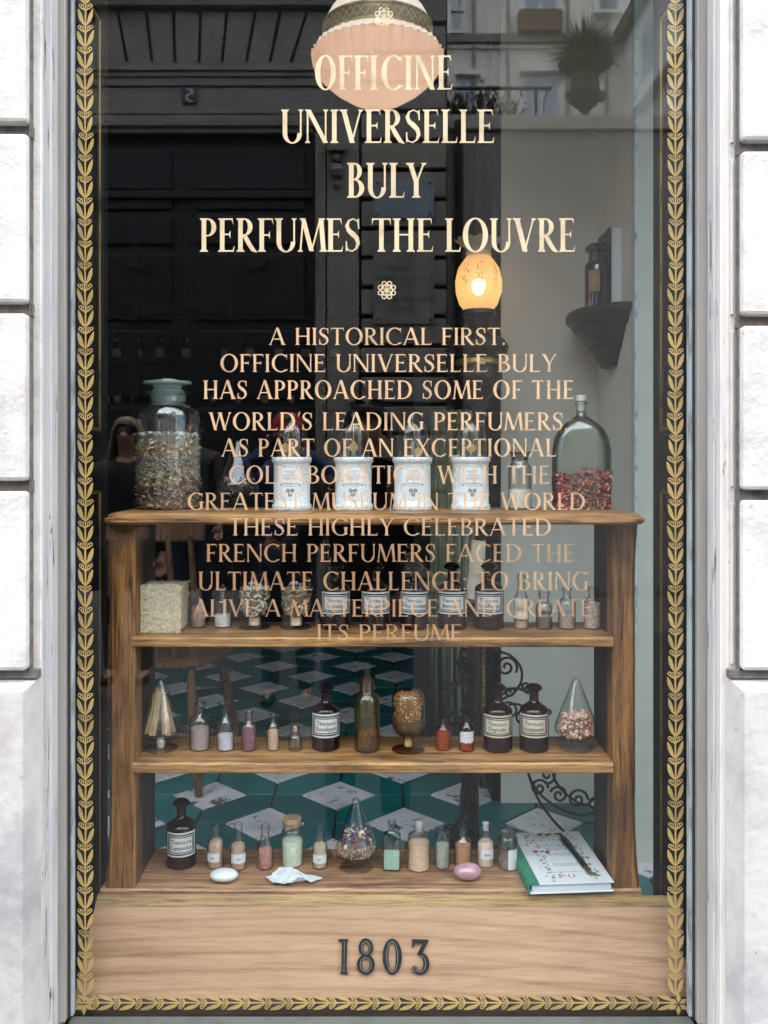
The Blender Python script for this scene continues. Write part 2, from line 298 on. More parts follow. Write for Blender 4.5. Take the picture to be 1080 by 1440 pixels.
# ------------------------------------------------------------------ palette
stone = M('limestone', (.54,.51,.46), .85, scale=11, bump=.6, bscale=120, col2=(.36,.345,.315), bdist=.002, detail=10, chipd=((90,.655,.70,(.15,.135,.12),(1,1,1)),(3.2,.54,.74,(.27,.245,.21),(1,1,.35))))
plinth = M('grey_plinth_stone', (.46,.43,.40), .8, scale=6, bump=.6, bscale=60, col2=(.27,.26,.26), bdist=.002, detail=10, chipd=((60,.64,.69,(.13,.12,.11),(1,1,1)),(4,.52,.74,(.26,.235,.205),(1,1,.6))))
grout = M('dirty_joint', (.13,.115,.10), .95, scale=60, var=.5)
paint_w = M('worn_white_paint', (.47,.455,.43), .45, scale=14, col2=(.34,.35,.36), stretch=(6,6,.6), bump=.3, chipd=((9,.60,.63,(.035,.035,.035),(9,9,.8)),))
paint_b = M('beige_paint', (.27,.255,.225), .4, scale=8, col2=(.22,.205,.18), stretch=(5,5,.4), bump=.1)
paint_c = M('cream_paint', (.56,.53,.49), .5, scale=12, col2=(.42,.40,.38), stretch=(4,4,.5), bump=.3, chipd=((11,.63,.67,(.10,.09,.08),(6,6,1.0)),))
putty = M('pale_blue_putty', (.30,.34,.35), .5, scale=60, col2=(.09,.10,.10), stretch=(1,1,.25))
black = M('black_paint', (.006,.006,.0065), .5, scale=20, var=.3, bump=.05, spec=.25)
dark = M('dark_gap', (.015,.014,.013), .7)
gilt = M('worn_gilding', (.42,.27,.08), .38, metal=.75, scale=90, col2=(.03,.018,.008), stretch=(1,1,.15), bump=.4)
oak_h = wood('oak_across', (.50,.265,.10), (.35,.17,.06), (.10,.04,.014), axis=0, wear=.55)
oak_v = wood('oak_upright', (.38,.175,.055), (.25,.105,.032), (.07,.027,.010), axis=2, wear=.55)
oak_p = wood('pale_board', (.50,.295,.18), (.45,.255,.15), (.34,.185,.105), rough=.42, axis=0, scale=.45, wear=.08, rings=11)
oak_d = wood('dark_base_board', (.09,.06,.04), (.06,.04,.028), (.03,.02,.014), axis=0)
walnut = wood('walnut', (.05,.028,.016), (.035,.02,.012), (.015,.009,.006), axis=2, rough=.4)
green_w = M('grey_green_wall', (.66,.665,.59), .8, scale=4, var=.06, bump=.1, bscale=80)
green_d = M('dull_green_curtain', (.42,.46,.33), .9, scale=30, var=.3, stretch=(3,3,.2))
iron = M('wrought_iron', (.03,.03,.028), .4, metal=.6, scale=50, var=.4, bump=.3)
peach = film('peach_lettering', (.80,.47,.27), .97)
peach2 = film('peach_lettering_thin', (.76,.43,.25), .82)
peach3 = film('peach_lettering_worn', (.72,.38,.20), .62)
cream_l = film('cream_lettering', (.86,.60,.37), .97)
gold_f = film('gold_leaf_film', (.60,.375,.125), .97, rough=.45)
pane_m = glass('window_glass', (.97,.985,.975), (.8,.85,.83), f0=.039, rough=.0)
# ------------------------------------------------------------------ ground and the shop building
MB().box(-14,14,-60,8,-.3,-.16).build('ground', M('earth',(.1,.095,.09),.9), kind='structure')
MB().box(-14,14,-7.0,-1.9,-.16,-.12).build('road', M('asphalt',(.045,.045,.047),.9,scale=60,bump=.5), kind='structure')
MB().box(-14,14,-1.9,-.12,-.16,0).build('pavement', M('pavement_stone',(.07,.068,.065),.85,scale=9,bump=.3), kind='structure')
bld = tag(empty('shop_building', (0,0,0)), 'pale limestone shop front of rusticated blocks around the big display window', 'building')
yB = 1.29-GD; yF = 1.316-GD; yP = 1.28-GD; yM = 1.35-GD
XL, XR = -.500, .5105
zb = .635; zt = 3.30
m_ = MB(); m_.box(-1.10,XL,yF,.2,0,zt); m_.box(XR,1.11,yF,.2,0,zt); m_.box(-4,-2.5,yF,.2,0,zt); m_.box(2.5,4,yF,.2,0,zt); m_.box(-4,4,yF,.2,zt,5.2); m_.box(-14,14,yF+.01,3,5.2,8.5); m_.box(-14,-4,yF,.2,0,5.2); m_.box(4,14,yF,.2,0,5.2); m_.build('wall', stone, bld, bevel=.004)  # unseen openings left either side, added to let more daylight into the room
m_ = MB(); m_.box(XL,XR,yF,.2,0,.60); m_.build('window_apron', plinth, bld)
def blocks(side, zs):
    zs = sorted(zs)
    for i in range(len(zs)-1):
        for c in range(1):
            if side < 0: x1 = -.514-.62*c; x0 = x1-.60
            else: x0 = .526+.62*c; x1 = x0+.60
            za, zc = zs[i]+.0075, zs[i+1]-.0075
            b = MB(); y0 = yB+random.uniform(-.0015,.0015); n = 6
            # slightly uneven arris
            b.box(x0+.002*0, x1, y0, yF+.0, za, zc)
            b.build('stone_block', stone, bld, bevel=.006)
base = 1.189
zl = [base] + [1.465, 1.724, 1.986] + [1.986+.262*k for k in range(1,11)]
zr = [base] + [1.452, 1.706, 1.960] + [1.960+.256*k for k in range(1,11)]
blocks(-1, zl); blocks(1, zr)
for side, zs in ((-1, zl), (1, zr)):
    b = MB()
    for z in zs[1:]:
        x0, x1 = (-2.4,-.512) if side < 0 else (.524,2.4)
        b.box(x0, x1, yB+.015, yF-.0005, z-.0085, z+.0085)
    b.build('joint', grout, bld)
# plinth with a bevelled top and a bevelled window edge
def plinth_side(s, xe):
    y1 = yF; a = xe; o = s*1.1; bz = base-.006
    vs = [(a,y1,0),(a,y1,bz),(a+s*.013,yP,0),(a+s*.013,yP,bz-.014),(o,yP,0),(o,yP,bz-.014),(o,y1,bz),(o,y1,0)]
    fs = [[0,1,3,2],[2,3,5,4],[1,6,5,3]]
    if s < 0: fs = [f[::-1] for f in fs]
    pd('plinth', vs, fs, plinth, bld)
    b = MB(); b.box(min(a,o),max(a,o),yF-.012,yF-.0006,bz,bz+.012); b.build('joint', grout, bld)
plinth_side(-1, XL-.002); plinth_side(1, XR+.001)
# thin drafted margin beside the right hand blocks
b = MB()
for i in range(len(zr)-1): b.box(.5175,.5215,yF-.004,yF-.0004,zr[i]+.012,zr[i+1]-.012)
b.build('drafted_margin', stone, bld, bevel=.001)
for s, x in ((-1,-.5135),(1,.5255)):
    MB().box(min(x,x+s*.001),max(x,x+s*.001),yB+.012,yF-.0003,base,4.5).build('joint', grout, bld)
# ------------------------------------------------------------------ the window
win = tag(empty('shop_window', (0,0,zb)), 'large display window with peach capitals and a gold leaf garland painted on its glass', 'window')
def wb(name, x0,x1,y0,y1,z0,z1,mat,bevel=0):
    o = bx(name, x0,x1,y0,y1,z0-zb,z1-zb,mat,win,bevel); return o
# left frame: white moulded strip in the reveal, beige face, dark gap, putty
wb('frame_moulding', XL-.006, XL+.0005, yF+.001, yF+.024, zb, zt, paint_w)
wb('frame_moulding', XL-.004, XL+.0035, yF+.026, -.030, zb, zt, paint_w, .002)
wb('frame_post', XL-.004, -.4865, -.028, -.006, zb, zt, paint_b, .0015)
wb('frame_gap', -.4863, -.484, -.0185, -.004, zb, zt, dark)
wb('putty_bead', -.4845, -.480, -.012, -.0008, zb, zt, putty, .001)
wb('frame_moulding', .5035, XR+.006, yF+.001, yF+.02, zb, zt, paint_c, .002)
wb('frame_moulding', .5015, XR+.004, yF+.022, -.034, zb, zt, paint_w, .003)
wb('frame_post', .4880, XR, -.032, -.006, zb, zt, paint_b, .0015)
wb('frame_gap', .4865, .488, -.022, -.004, zb, zt, dark)
wb('putty_bead', .4815, .4867, -.014, -.0008, zb, zt, putty, .001)
wb('bottom_rail', -.486, .488, -.030, -.001, zb-.06, .629, M('green_grey_paint',(.07,.08,.073),.5,scale=30,col2=(.05,.055,.05)), .003)
wb('top_rail', -.486, .488, -.030, .03, zt-.05, zt, paint_b, .003)
wb('glass_pane', -.492, .492, 0, .006, .60, zt-.01, pane_m)
DL = GD+.0068                      # plane of the lettering, on the inner face of the glass
yL = DL-GD
def lx(px): return XX(px, DL)
def lz(py): return ZZ(py, DL)-zb
HK = dict(T=.135, t=.042, K=.60, gap=.055, space=.34)
BK = dict(T=.145, t=.055, K=1.0, gap=.115, space=.42)
text_mesh('OFFI`CINE', lx(443), lx(636), lz(126), lz(78), yL, 'lettering', cream_l, win, **HK)
text_mesh('UNIVERSELLE', lx(395), lx(695), lz(201), lz(154), yL, 'lettering', cream_l, win, **HK)
text_mesh('BULY', lx(488), lx(599), lz(278), lz(229), yL, 'lettering', cream_l, win, **HK)
text_mesh('PERFUMES THE LOUVRE', lx(281), lx(809), lz(354), lz(307), yL, 'lettering', cream_l, win, **HK)
body = [('A HISTORICAL FIRST.',379,710,485,461),('OFFICINE UNIVERSELLE BULY',310,782,523,498),('HAS APPROACHED SOME OF THE',286,807,561,535),
 ("WORLD'S LEADING PERFUMERS,",294,798,605,580),('AS PART OF AN EXCEPTIONAL',312,782,642,617),('COLLABORATION WITH THE',322,773,680,655),
 ('GREATEST MUSEUM IN THE WORLD.',264,829,717,693),('THESE HIGHLY CELEBRATED',322,775,753,729),('FRENCH PERFUMERS FACED THE',290,808,790,765),
 ('ULTIMATE CHALLENGE: TO BRING',279,827,830,804),('ALIVE A MASTERPIECE AND CREATE',272,832,867,843),('ITS PERFUME.',446,656,901,878)]
for i, (s_, a, b_, y0, y1) in enumerate(body):
    text_mesh(s_, lx(a), lx(b_), lz(y0), lz(y1), yL, 'lettering', [peach, peach2, peach3][0 if i < 5 else 1 if i < 8 else 2], win, **BK)
# garland ------------------------------------------------------
def garland_unit():
    """one sprig of the garland, pitch 1, growing up; stem centred on x=0"""
    P = []
    P.append([(-.042,-.02),(.042,-.02),(.036,1.0),(-.036,1.0)])
    for s in (-1, 1):
        out = [(0.0,-.03),(.13,.05),(.27,.20),(.36,.40),(.385,.60),(.385,.74),(.355,.77),(.27,.66),(.19,.53),(.13,.37),(.095,.22),(.04,.09)]
        P.append([(s*x,y) for x, y in out][::s])
        P.append([(s*.02,.62),(s*.11,.71),(s*.10,.78),(0,.74)][::s]); P.append([(s*.08,.70),(s*.20,.74),(s*.28,.83),(s*.22,.84),(s*.16,.80),(s*.08,.79)][::s])
        P.append([(s*.09,.72),(s*.13,.84),(s*.10,.92),(s*.07,.80)][::s])
        for cx_, cy_, r_ in ((.26,.92,.095),(.12,.93,.06)):
            for k in range(12):
                a0, a1 = 2*math.pi*k/12, 2*math.pi*(k+1)/12
                P.append([(s*cx_+r_*math.cos(a0),cy_+r_*math.sin(a0)),(s*cx_+r_*math.cos(a1),cy_+r_*math.sin(a1)),(s*cx_+r_*.48*math.cos(a1),cy_+r_*.48*math.sin(a1)),(s*cx_+r_*.48*math.cos(a0),cy_+r_*.48*math.sin(a0))])
    return union(P)
gv, gf = garland_unit()
pitch = 30.3/F*DL; gw = pitch*1.0
def garland_v(px, py0):
    b = MB(); z = lz(py0); i = 0
    while z < zt-.08-zb:
        wob = random.uniform(-.0012,.0012); sc_ = random.uniform(.88,1.03); sk = random.uniform(-.06,.06)
        b.add([(lx(px)+wob*q+p*gw*sc_, yL, z+(q+sk*p*(1 if 0 < q < 1 else 0))*pitch) for p, q in gv], gf); z += pitch; i += 1
    b.build('garland', gold_f, win)
garland_v(120, 1399); garland_v(950, 1399)
b = MB(); x = lx(948)
while x > lx(128):
    sc_ = random.uniform(.94,1.04)
    b.add([(x-q*pitch*1.0, yL, lz(1410)+p*gw*.9*sc_) for p, q in gv], [f[::-1] for f in gf]); x -= pitch
for cx_ in (118, 954):
    for k in range(6):
        a = R(30+60*k); c_, s_ = math.cos(a), math.sin(a)
        b.add([(lx(cx_)+ (u*c_-v_*s_)*.018, yL-.0003, lz(1412)+(u*s_+v_*c_)*.018) for u, v_ in ((.1,0),(.5,-.22),(1,0),(.5,.22))], [[0,1,2,3]])
b.build('garland', gold_f, win)
# interlaced rosette emblem, twice
def rosette(px, py, r, mat):
    P = []
    def ring(cx_, cy_, r_, w_, n=16):
        for k in range(n):
            a0, a1 = 2*math.pi*k/n, 2*math.pi*(k+1)/n
            P.append([(cx_+r_*math.cos(a0),cy_+r_*math.sin(a0)),(cx_+r_*math.cos(a1),cy_+r_*math.sin(a1)),(cx_+(r_-w_)*math.cos(a1),cy_+(r_-w_)*math.sin(a1)),(cx_+(r_-w_)*math.cos(a0),cy_+(r_-w_)*math.sin(a0))])
    for k in range(8):
        a = 2*math.pi*(k+.5)/8; ring(.72*math.cos(a), .72*math.sin(a), .27, .11, 12)
    for k in range(6):
        a = 2*math.pi*k/6; ring(.30*math.cos(a), .30*math.sin(a), .27, .07, 14)
    ring(0, 0, .62, .06, 24); ring(0, 0, .14, .06, 10)
    vs, fs = union(P)
    MB().add([(lx(px)+a*r, yL, lz(py)+c*r) for a, c in vs], fs).build('emblem', mat, win)
rosette(544, 408, .0155, cream_l); rosette(540, 23, .0155, cream_l)
# ------------------------------------------------------------------ window bay and interior shell
yI = 1.62-GD
bay = tag(empty('window_bay', (0,0,0)), 'black panelled bay with worn gilt mouldings lining both sides of the window', 'panelling')
def jamb(s, x):
    o = bx('jamb', min(x,x+s*.02), max(x,x+s*.02), .009, yI, .40, 3.3, black, bay)
    def mould(y0, y1, z0, z1, wdt=.012):
        for k, (pr, inset, mt) in enumerate(((.009, 0, black), (.006, .0105, gilt), (.004,.018, black))):
            m2 = MB(); a0,a1,c0,c1 = y0+inset, y1-inset, z0+inset, z1-inset; ww = .010 if k == 0 else .0065 if k == 1 else .005
            xa, xb = (x, x-s*pr)
            lo, hi = min(xa,xb), max(xa,xb)
            m2.box(lo,hi,a0,a0+ww,c0,c1); m2.box(lo,hi,a1-ww,a1,c0,c1); m2.box(lo,hi,a0+ww,a1-ww,c0,c0+ww); m2.box(lo,hi,a0+ww,a1-ww,c1-ww,c1)
            m2.build('gilt_moulding' if k == 1 else 'moulding', mt, bay, bevel=.0012)
    mould(.035, .175, 1.544, 2.29); mould(.035, .175, .70, 1.462); mould(.035, .175, 2.36, 3.2)
jamb(-1, -.497); jamb(1, .497)
bx('sill_board', -.497, .497, .010, yI, .40, .50, black, bay)
# room
bx('wall_front', -1.08, -.517, .201, yI,   .35, 3.7, black, None, kind='structure')
bx('wall_front_right', .517, 1.09, .201, yI,   .35, 3.7, black, None, kind='structure')
bx('wall_left', -2.7, -2.6, .201, 5, .2, 3.7, M('dark_cabinet_paint',(.008,.008,.009),.6,spec=.2), None, kind='structure')
bx('wall_right', 2.6, 2.7, .201, 5, .2, 3.7, green_w, None, kind='structure')
bx('wall_back', -2.6, 2.6, 4.9, 5, .2, 3.7, M('dark_back_wall',(.007,.0075,.009),.7,spec=.2), None, kind='structure')
bx('wall_over_openings', -2.6, 2.6, .201, .35, 3.30, 3.69, black, None, kind='structure')
bx('ceiling', -2.7, 2.7, .201, 5, 3.7, 3.8, M('ceiling_paint',(.12,.12,.11),.8), None, kind='structure')
bx('ceiling_of_bay', -.517, .517, .01, .201, 3.31, 3.5, black, None, kind='structure')
# pale green walls at the right
xS = .732; yA = 3.0-GD
b = MB(); b.box(XX(705,3.0), xS+.1, yA, yA+.12,   .35, 3.7); b.build('wall_pale', green_w, kind='structure')
b = MB(); b.box(xS, xS+.1, 2.6-GD, yA-.0005,   .35, 3.7); b.build('wall_pale_side', green_w, kind='structure')
b = MB(); b.box(xS+.0005, xS+.6, 2.56-GD, 2.6-GD-.0005,   .35, 3.7); b.build('wall_pale_front', M('pale_panel_paint',(.50,.54,.48),.6,var=.06), kind='structure')
tag(bx('corner_strip', xS-.002, xS+.006, 2.552-GD, 2.5595-GD, 1.0, 3.2, M('blue_worn_edge',(.5,.6,.65),.4,scale=80,col2=(.06,.09,.13),stretch=(1,1,.3))), 'pale blue worn metal strip down the corner of the green wall', 'corner strip')
# dark door frame, curtain and gilded rod left of the pale wall
bx('door_frame', XX(690,3.05), XX(705,3.0)-.001, yA+.02, yA+.2,   .35, 3.7, black, None, kind='structure')
bx('door_post', XX(583,3.3), XX(605,3.3), 3.3-GD, 3.38-GD,   .35, 3.7, black, None, kind='structure')
b = MB(); n = 60; x0, x1 = XX(605,3.4), XX(700,3.4); vs = []; fs = []
for i in range(n+1):
    x_ = x0+(x1-x0)*i/n; y_ = 3.4-GD+.02*math.sin(i*.9)+.008*math.sin(i*2.3)
    vs += [(x_, y_, .40), (x_, y_, 1.70)]
for i in range(n): fs.append([2*i,2*i+2,2*i+3,2*i+1])
cur = pd('curtain', vs, fs, green_d, None, True, 80); tag(cur, 'dull green curtain hanging behind the iron lamp stand', 'curtain'); md = cur.modifiers.new('solid','SOLIDIFY'); md.thickness = .003
rod = MB(); d_ = 2.95; xr = XX(678,d_); zz = ZZ(1040,d_); rod.box(xr-.022, xr-.008, d_-GD, d_-GD+.03, zz-.1, 2.6)
gr = tag(empty('gilt_frame_rail', (0,0,0)), 'narrow black rail with a beaded gilt edge behind the lamp stand', 'frame rail'); rod.build('rail', black, gr)
bd = MB(); z_ = zz
while z_ < 1.5: bd.lathe([(.001,-.009),(.006,-.006),(.0085,0),(.006,.006),(.001,.009)], 6, c=(xr+.002, d_-GD+.005+.002*math.sin(z_*90), z_)); z_ += .016
bd.build('gilt_beading', gilt, gr, smooth=True)
# ------------------------------------------------------------------ floor of white diamonds and teal hexagons
zf = .35; S_, Hh, w_, v_ = .445, .243, .262, .262
fl = tag(MB().box(-2.6,2.6,.0,4.9,.2,zf-.008).build('floor', M('floor_joint',(.03,.035,.035),.9)), kind='structure')
tw = M('white_cement_tile', (.60,.61,.63), .45, scale=7, bump=.25, col2=(.36,.37,.39), bscale=40)
# chipped darker patches
t_ = tw.node_tree; p_ = t_.nodes['Principled BSDF']; src = p_.inputs['Base Color'].links[0].from_socket
n3 = t_.nodes.new('ShaderNodeTexNoise'); n3.inputs['Scale'].default_value = 14; n3.inputs['Detail'].default_value = 10; n3.inputs['Roughness'].default_value = .75
g3 = t_.nodes.new('ShaderNodeNewGeometry'); t_.links.new(g3.outputs['Position'], n3.inputs[0]); r3 = ramp(t_, [(.56,(0,0,0)),(.60,(1,1,1))]); t_.links.new(n3.outputs[0], r3.inputs[0])
m3 = t_.nodes.new('ShaderNodeMix'); m3.data_type = 'RGBA'; t_.links.new(r3.outputs[0], m3.inputs[0]); t_.links.new(src, m3.inputs[6]); m3.inputs[7].default_value = (.07,.07,.075,1); t_.links.new(m3.outputs[2], p_.inputs['Base Color'])
tt = [M('teal_tile_%d' % k, c, .35, scale=9, bump=.2, var=.35) for k, c in enumerate([(.012,.13,.13),(.018,.105,.112),(.025,.17,.165)])]
def tile_mesh(poly, g=.0045, h=.008):
    n = len(poly); c = Vector((sum(p[0] for p in poly)/n, sum(p[1] for p in poly)/n))
    q = [Vector(p)+(c-Vector(p)).normalized()*g*1.3 for p in poly]; q2 = [p+(c-p).normalized()*.0025 for p in q]
    vs = [(p.x,p.y,-h) for p in q]+[(p.x,p.y,-.0015) for p in q]+[(p.x,p.y,0) for p in q2]
    fs = [[2*n+i for i in range(n)]]
    for a in (0, n):
        for i in range(n): j = (i+1)%n; fs.append([a+i,a+j,a+n+j,a+n+i])
    me = bpy.data.meshes.new('tile'); me.from_pydata(vs, [], fs); return me
dm = tile_mesh([(-w_/2,0),(0,-v_/2),(w_/2,0),(0,v_/2)]); dm.materials.append(tw)
hexs = []
for sx_ in (1, -1):
    poly = [(w_/2,0),(S_/2,0),(S_/2,Hh-v_/2),(S_/2-w_/2,Hh),(0,Hh),(0,v_/2)]
    if sx_ < 0: poly = [(-a,c) for a, c in poly][::-1]
    for k in range(3): me = tile_mesh(poly); me.materials.append(tt[k]); hexs.append(me)
xa0 = -.145; ya0 = 3.078-GD; nt_ = 0
cand = []
for j in range(-4, 14):
    for i in range(-6, 7):
        x_ = xa0 + i*S_ + (S_/2 if j % 2 else 0); y_ = ya0 + j*Hh
        if not (.35 < y_ < 4.8 and -2.4 < x_ < 2.4): continue
        cand.append((x_, y_))
pieces = []
for x_, y_ in cand:
    for me in [dm, hexs[random.randrange(3)], hexs[3+random.randrange(3)]]:
        if me is not dm and y_ > 4.6: continue
        u_ = x_/(y_+GD); seen = -.36 < u_ < .36 and y_ > .55
        pieces.append((0 if seen else 1, y_+GD if seen else abs(x_)+y_, x_, y_, me))
pieces.sort(key=lambda q: q[:2])
rest = MB(); rmi = []; rmats = [tw]+tt
for i, (_, _, x_, y_, me) in enumerate(pieces):
    if i < 295:
        o = bpy.data.objects.new('tile', me); C.objects.link(o); o.parent = fl
        o.location = (x_, y_, zf+random.uniform(-.001,.001)); o.rotation_euler = (random.uniform(-.004,.004), random.uniform(-.004,.004), 0)
    else:
        rest.add([(v_.co.x+x_, v_.co.y+y_, v_.co.z+zf) for v_ in me.vertices], [list(p_.vertices) for p_ in me.polygons]); rmi += [rmats.index(me.materials[0])]*len(me.polygons)
if rest.v: pd('far_tiles', rest.v, rest.f, rmats, fl, kind='stuff', mi=rmi)
# ------------------------------------------------------------------ shelf unit
sf = 1.5-GD; sb = 1.642-GD; ZT, Z2, Z3, Z4 = 1.4153, 1.205, .9936, .7812
uni = tag(empty('display_shelf', (0,sf,.35)), 'brown oak display shelf with four boards and a moulded top behind the glass', 'shelf')
def ub(m2, name, mat, bevel=0, smooth=False):
    m2.v = [(a, b_-sf, c-.35) for a, b_, c in m2.v]; return m2.build(name, mat, uni, smooth=smooth, bevel=bevel)
def board(x0, x1, y0, y1, z0, z1, name='shelf_board', mat=None):
    """board with a slightly worn, wavy front edge"""
    n = 48; vs = []; fs = []
    for i in range(n+1):
        x_ = x0+(x1-x0)*i/n; j = random.uniform(-.0007,.0007); k = random.uniform(-.0006,.0004)
        for (y_, z_) in ((y0+.003+j,z1+k*.5),(y0+j,z1-.003+k),(y0+j*.5,z0+.002),(y0+.002,z0),(y1,z0),(y1,z1)): vs.append((x_, y_, z_))
    for i in range(n):
        for k in range(6): a = i*6+k; b_ = i*6+(k+1)%6; fs.append([a,b_,b_+6,a+6])
    fs += [[0,1,2,3,4,5],[n*6+q for q in range(6)][::-1]]; m2 = MB(); m2.add(vs, [f[::-1] for f in fs]); return ub(m2, name, mat or oak_h)
# moulded top: lathe-like profile run along the front and ends
prof = [(0,0),(.006,.0),(.010,.004),(.010,.009),(.004,.011),(.003,.015),(-.004,.018)]   # outward, up
tz = ZT-.018; X0, X1, Y0, Y1 = XX(150,1.47), XX(902,1.47), 1.472-GD, 1.66-GD
vs = []; fs = []; np_ = len(prof)
def corner(cx_, cy_, a0, a1, r=.02):
    return [(cx_, cy_, math.cos(R(a0+(a1-a0)*k/4)), math.sin(R(a0+(a1-a0)*k/4)), r) for k in range(5)]
r_ = .018
loop = [(X0, Y1, -1, 0, 0)] + corner(X0+r_, Y0+r_, 180, 270, r_) + corner(X1-r_, Y0+r_, 270, 360, r_) + [(X1, Y1, 1, 0, 0)]
for (cx_, cy_, dx, dy, rr) in loop:
    for (o_, u_) in prof: vs.append((cx_+dx*(rr+o_), cy_+dy*(rr+o_), tz+u_))
for i in range(len(loop)-1):
    for k in range(np_-1): a = i*np_+k; fs.append([a, a+np_, a+np_+1, a+1])
fs.append([i*np_+np_-1 for i in range(len(loop))]); fs.append([i*np_ for i in range(len(loop))][::-1]); fs.append([0,1,2,3,4,5,6]); 
ub(MB().add(vs, fs), 'top_board', oak_h)
XP = (XX(150,1.5), XX(190,1.5), XX(862,1.5), XX(897,1.5))
board(XP[1]-.004, XP[2]+.0, sf-.004, sb, Z2-.0165, Z2); board(XP[1]-.004, XP[2]+.0, sf-.004, sb, Z3-.0175, Z3)
oak_pu = wood('stained_oak', (.48,.28,.145), (.36,.195,.10), (.17,.075,.05), axis=0, wear=.4, stain=(.08,.02,.04))
board(XP[0]-.01, XP[3]+.005, sf-.004, sb+.01, Z4-.012, Z4, mat=oak_pu)
# posts: front stile with rounded edges, inner side board
for s, a, b_ in ((-1, XP[0], XP[1]), (1, XP[2], XP[3])):
    m2 = MB(); n = 40; vs = []; fs = []
    for i in range(n+1):
        z_ = Z4-.02+(tz-Z4+.02)*i/n; t_ = i/n; fl_ = .010*max(0,(1-t_*4))**2 + .004*max(0, (t_-.9)*10); wv = random.uniform(-.0004,.0004)
        xo = (a if s < 0 else b_) + s*(fl_-.003+wv); xi = b_ if s < 0 else a
        for (x_, y_) in ((xi, sf+.003),(xi+s*.003, sf),(xo-s*.006, sf+.0005),(xo, sf+.006),(xo, sf+.04),(xi, sf+.04)): vs.append((x_, y_, z_))
    for i in range(n):
        for k in range(6): p_ = i*6+k; q_ = i*6+(k+1)%6; f_ = [p_,q_,q_+6,p_+6]; fs.append(f_ if s < 0 else f_[::-1])
    ub(m2.add(vs, fs), 'post', oak_v, smooth=False)
    x_ = XP[1]-.012 if s < 0 else XP[2]+.002
    ub(MB().box(x_, x_+.010, sf+.0402, sb, Z4, tz), 'side_panel', walnut)
ub(MB().box(XP[1], XP[2], sb-.012, sb-.002, tz-.012, tz-.0003), 'back_rail', oak_h)
# base cabinet behind the sloping board
ub(MB().box(XP[0], XP[3], sf+.02, sb, .35, Z4-.0125), 'base', oak_d)
# ------------------------------------------------------------------ sloping plinth board with the year
sl_ = tag(empty('sloping_board', (0,.03,.62)), 'pale wooden board sloping to the glass with four black raised numerals', 'wooden board')
def sbuild(m2, name, mat, bevel=0):
    m2.v = [(a, b_-.03, c-.62) for a, b_, c in m2.v]; return m2.build(name, mat, sl_, bevel=bevel)
A0 = (XX(137,1.494), 1.494-GD, ZZ(1256,1.494)); A1 = (XX(962,1.494), 1.494-GD, ZZ(1259,1.494))
B0 = (XX(133,1.474), 1.474-GD, ZZ(1275,1.474)); B1 = (XX(966,1.474), 1.474-GD, ZZ(1275,1.474))
C0 = (XX(103,1.424), 1.424-GD, ZZ(1405,1.424)); C1 = (XX(980,1.424), 1.424-GD, ZZ(1402,1.424))
def slab(p, q, r2, s_, th, name, mat):
    p, q, r2, s_ = map(Vector, (p, q, r2, s_)); n_ = (q-p).cross(s_-p).normalized()
    if n_.y > 0: n_ = -n_
    V8 = [p,q,r2,s_]+[k-n_*th for k in (p,q,r2,s_)]; fs = [[3,2,1,0],[4,5,6,7],[0,1,5,4],[1,2,6,5],[2,3,7,6],[3,0,4,7]]
    return sbuild(MB().add(V8, fs), name, mat, .0012)
oak_l = wood('olive_oak_lip', (.42,.27,.125), (.34,.21,.095), (.20,.115,.05), axis=0, scale=.8, wear=.15)
slab(A0, A1, B1, B0, .012, 'upper_lip', oak_l)
e_ = Vector((0,-.0004,-.0008)); slab(Vector(B0)+e_, Vector(B1)+e_, C1, C0, .014, 'front_board', oak_p)
sbuild(MB().box(-.492,.492,1.421-GD,1.445-GD,.40,C0[2]-.001), 'base_board', oak_d)
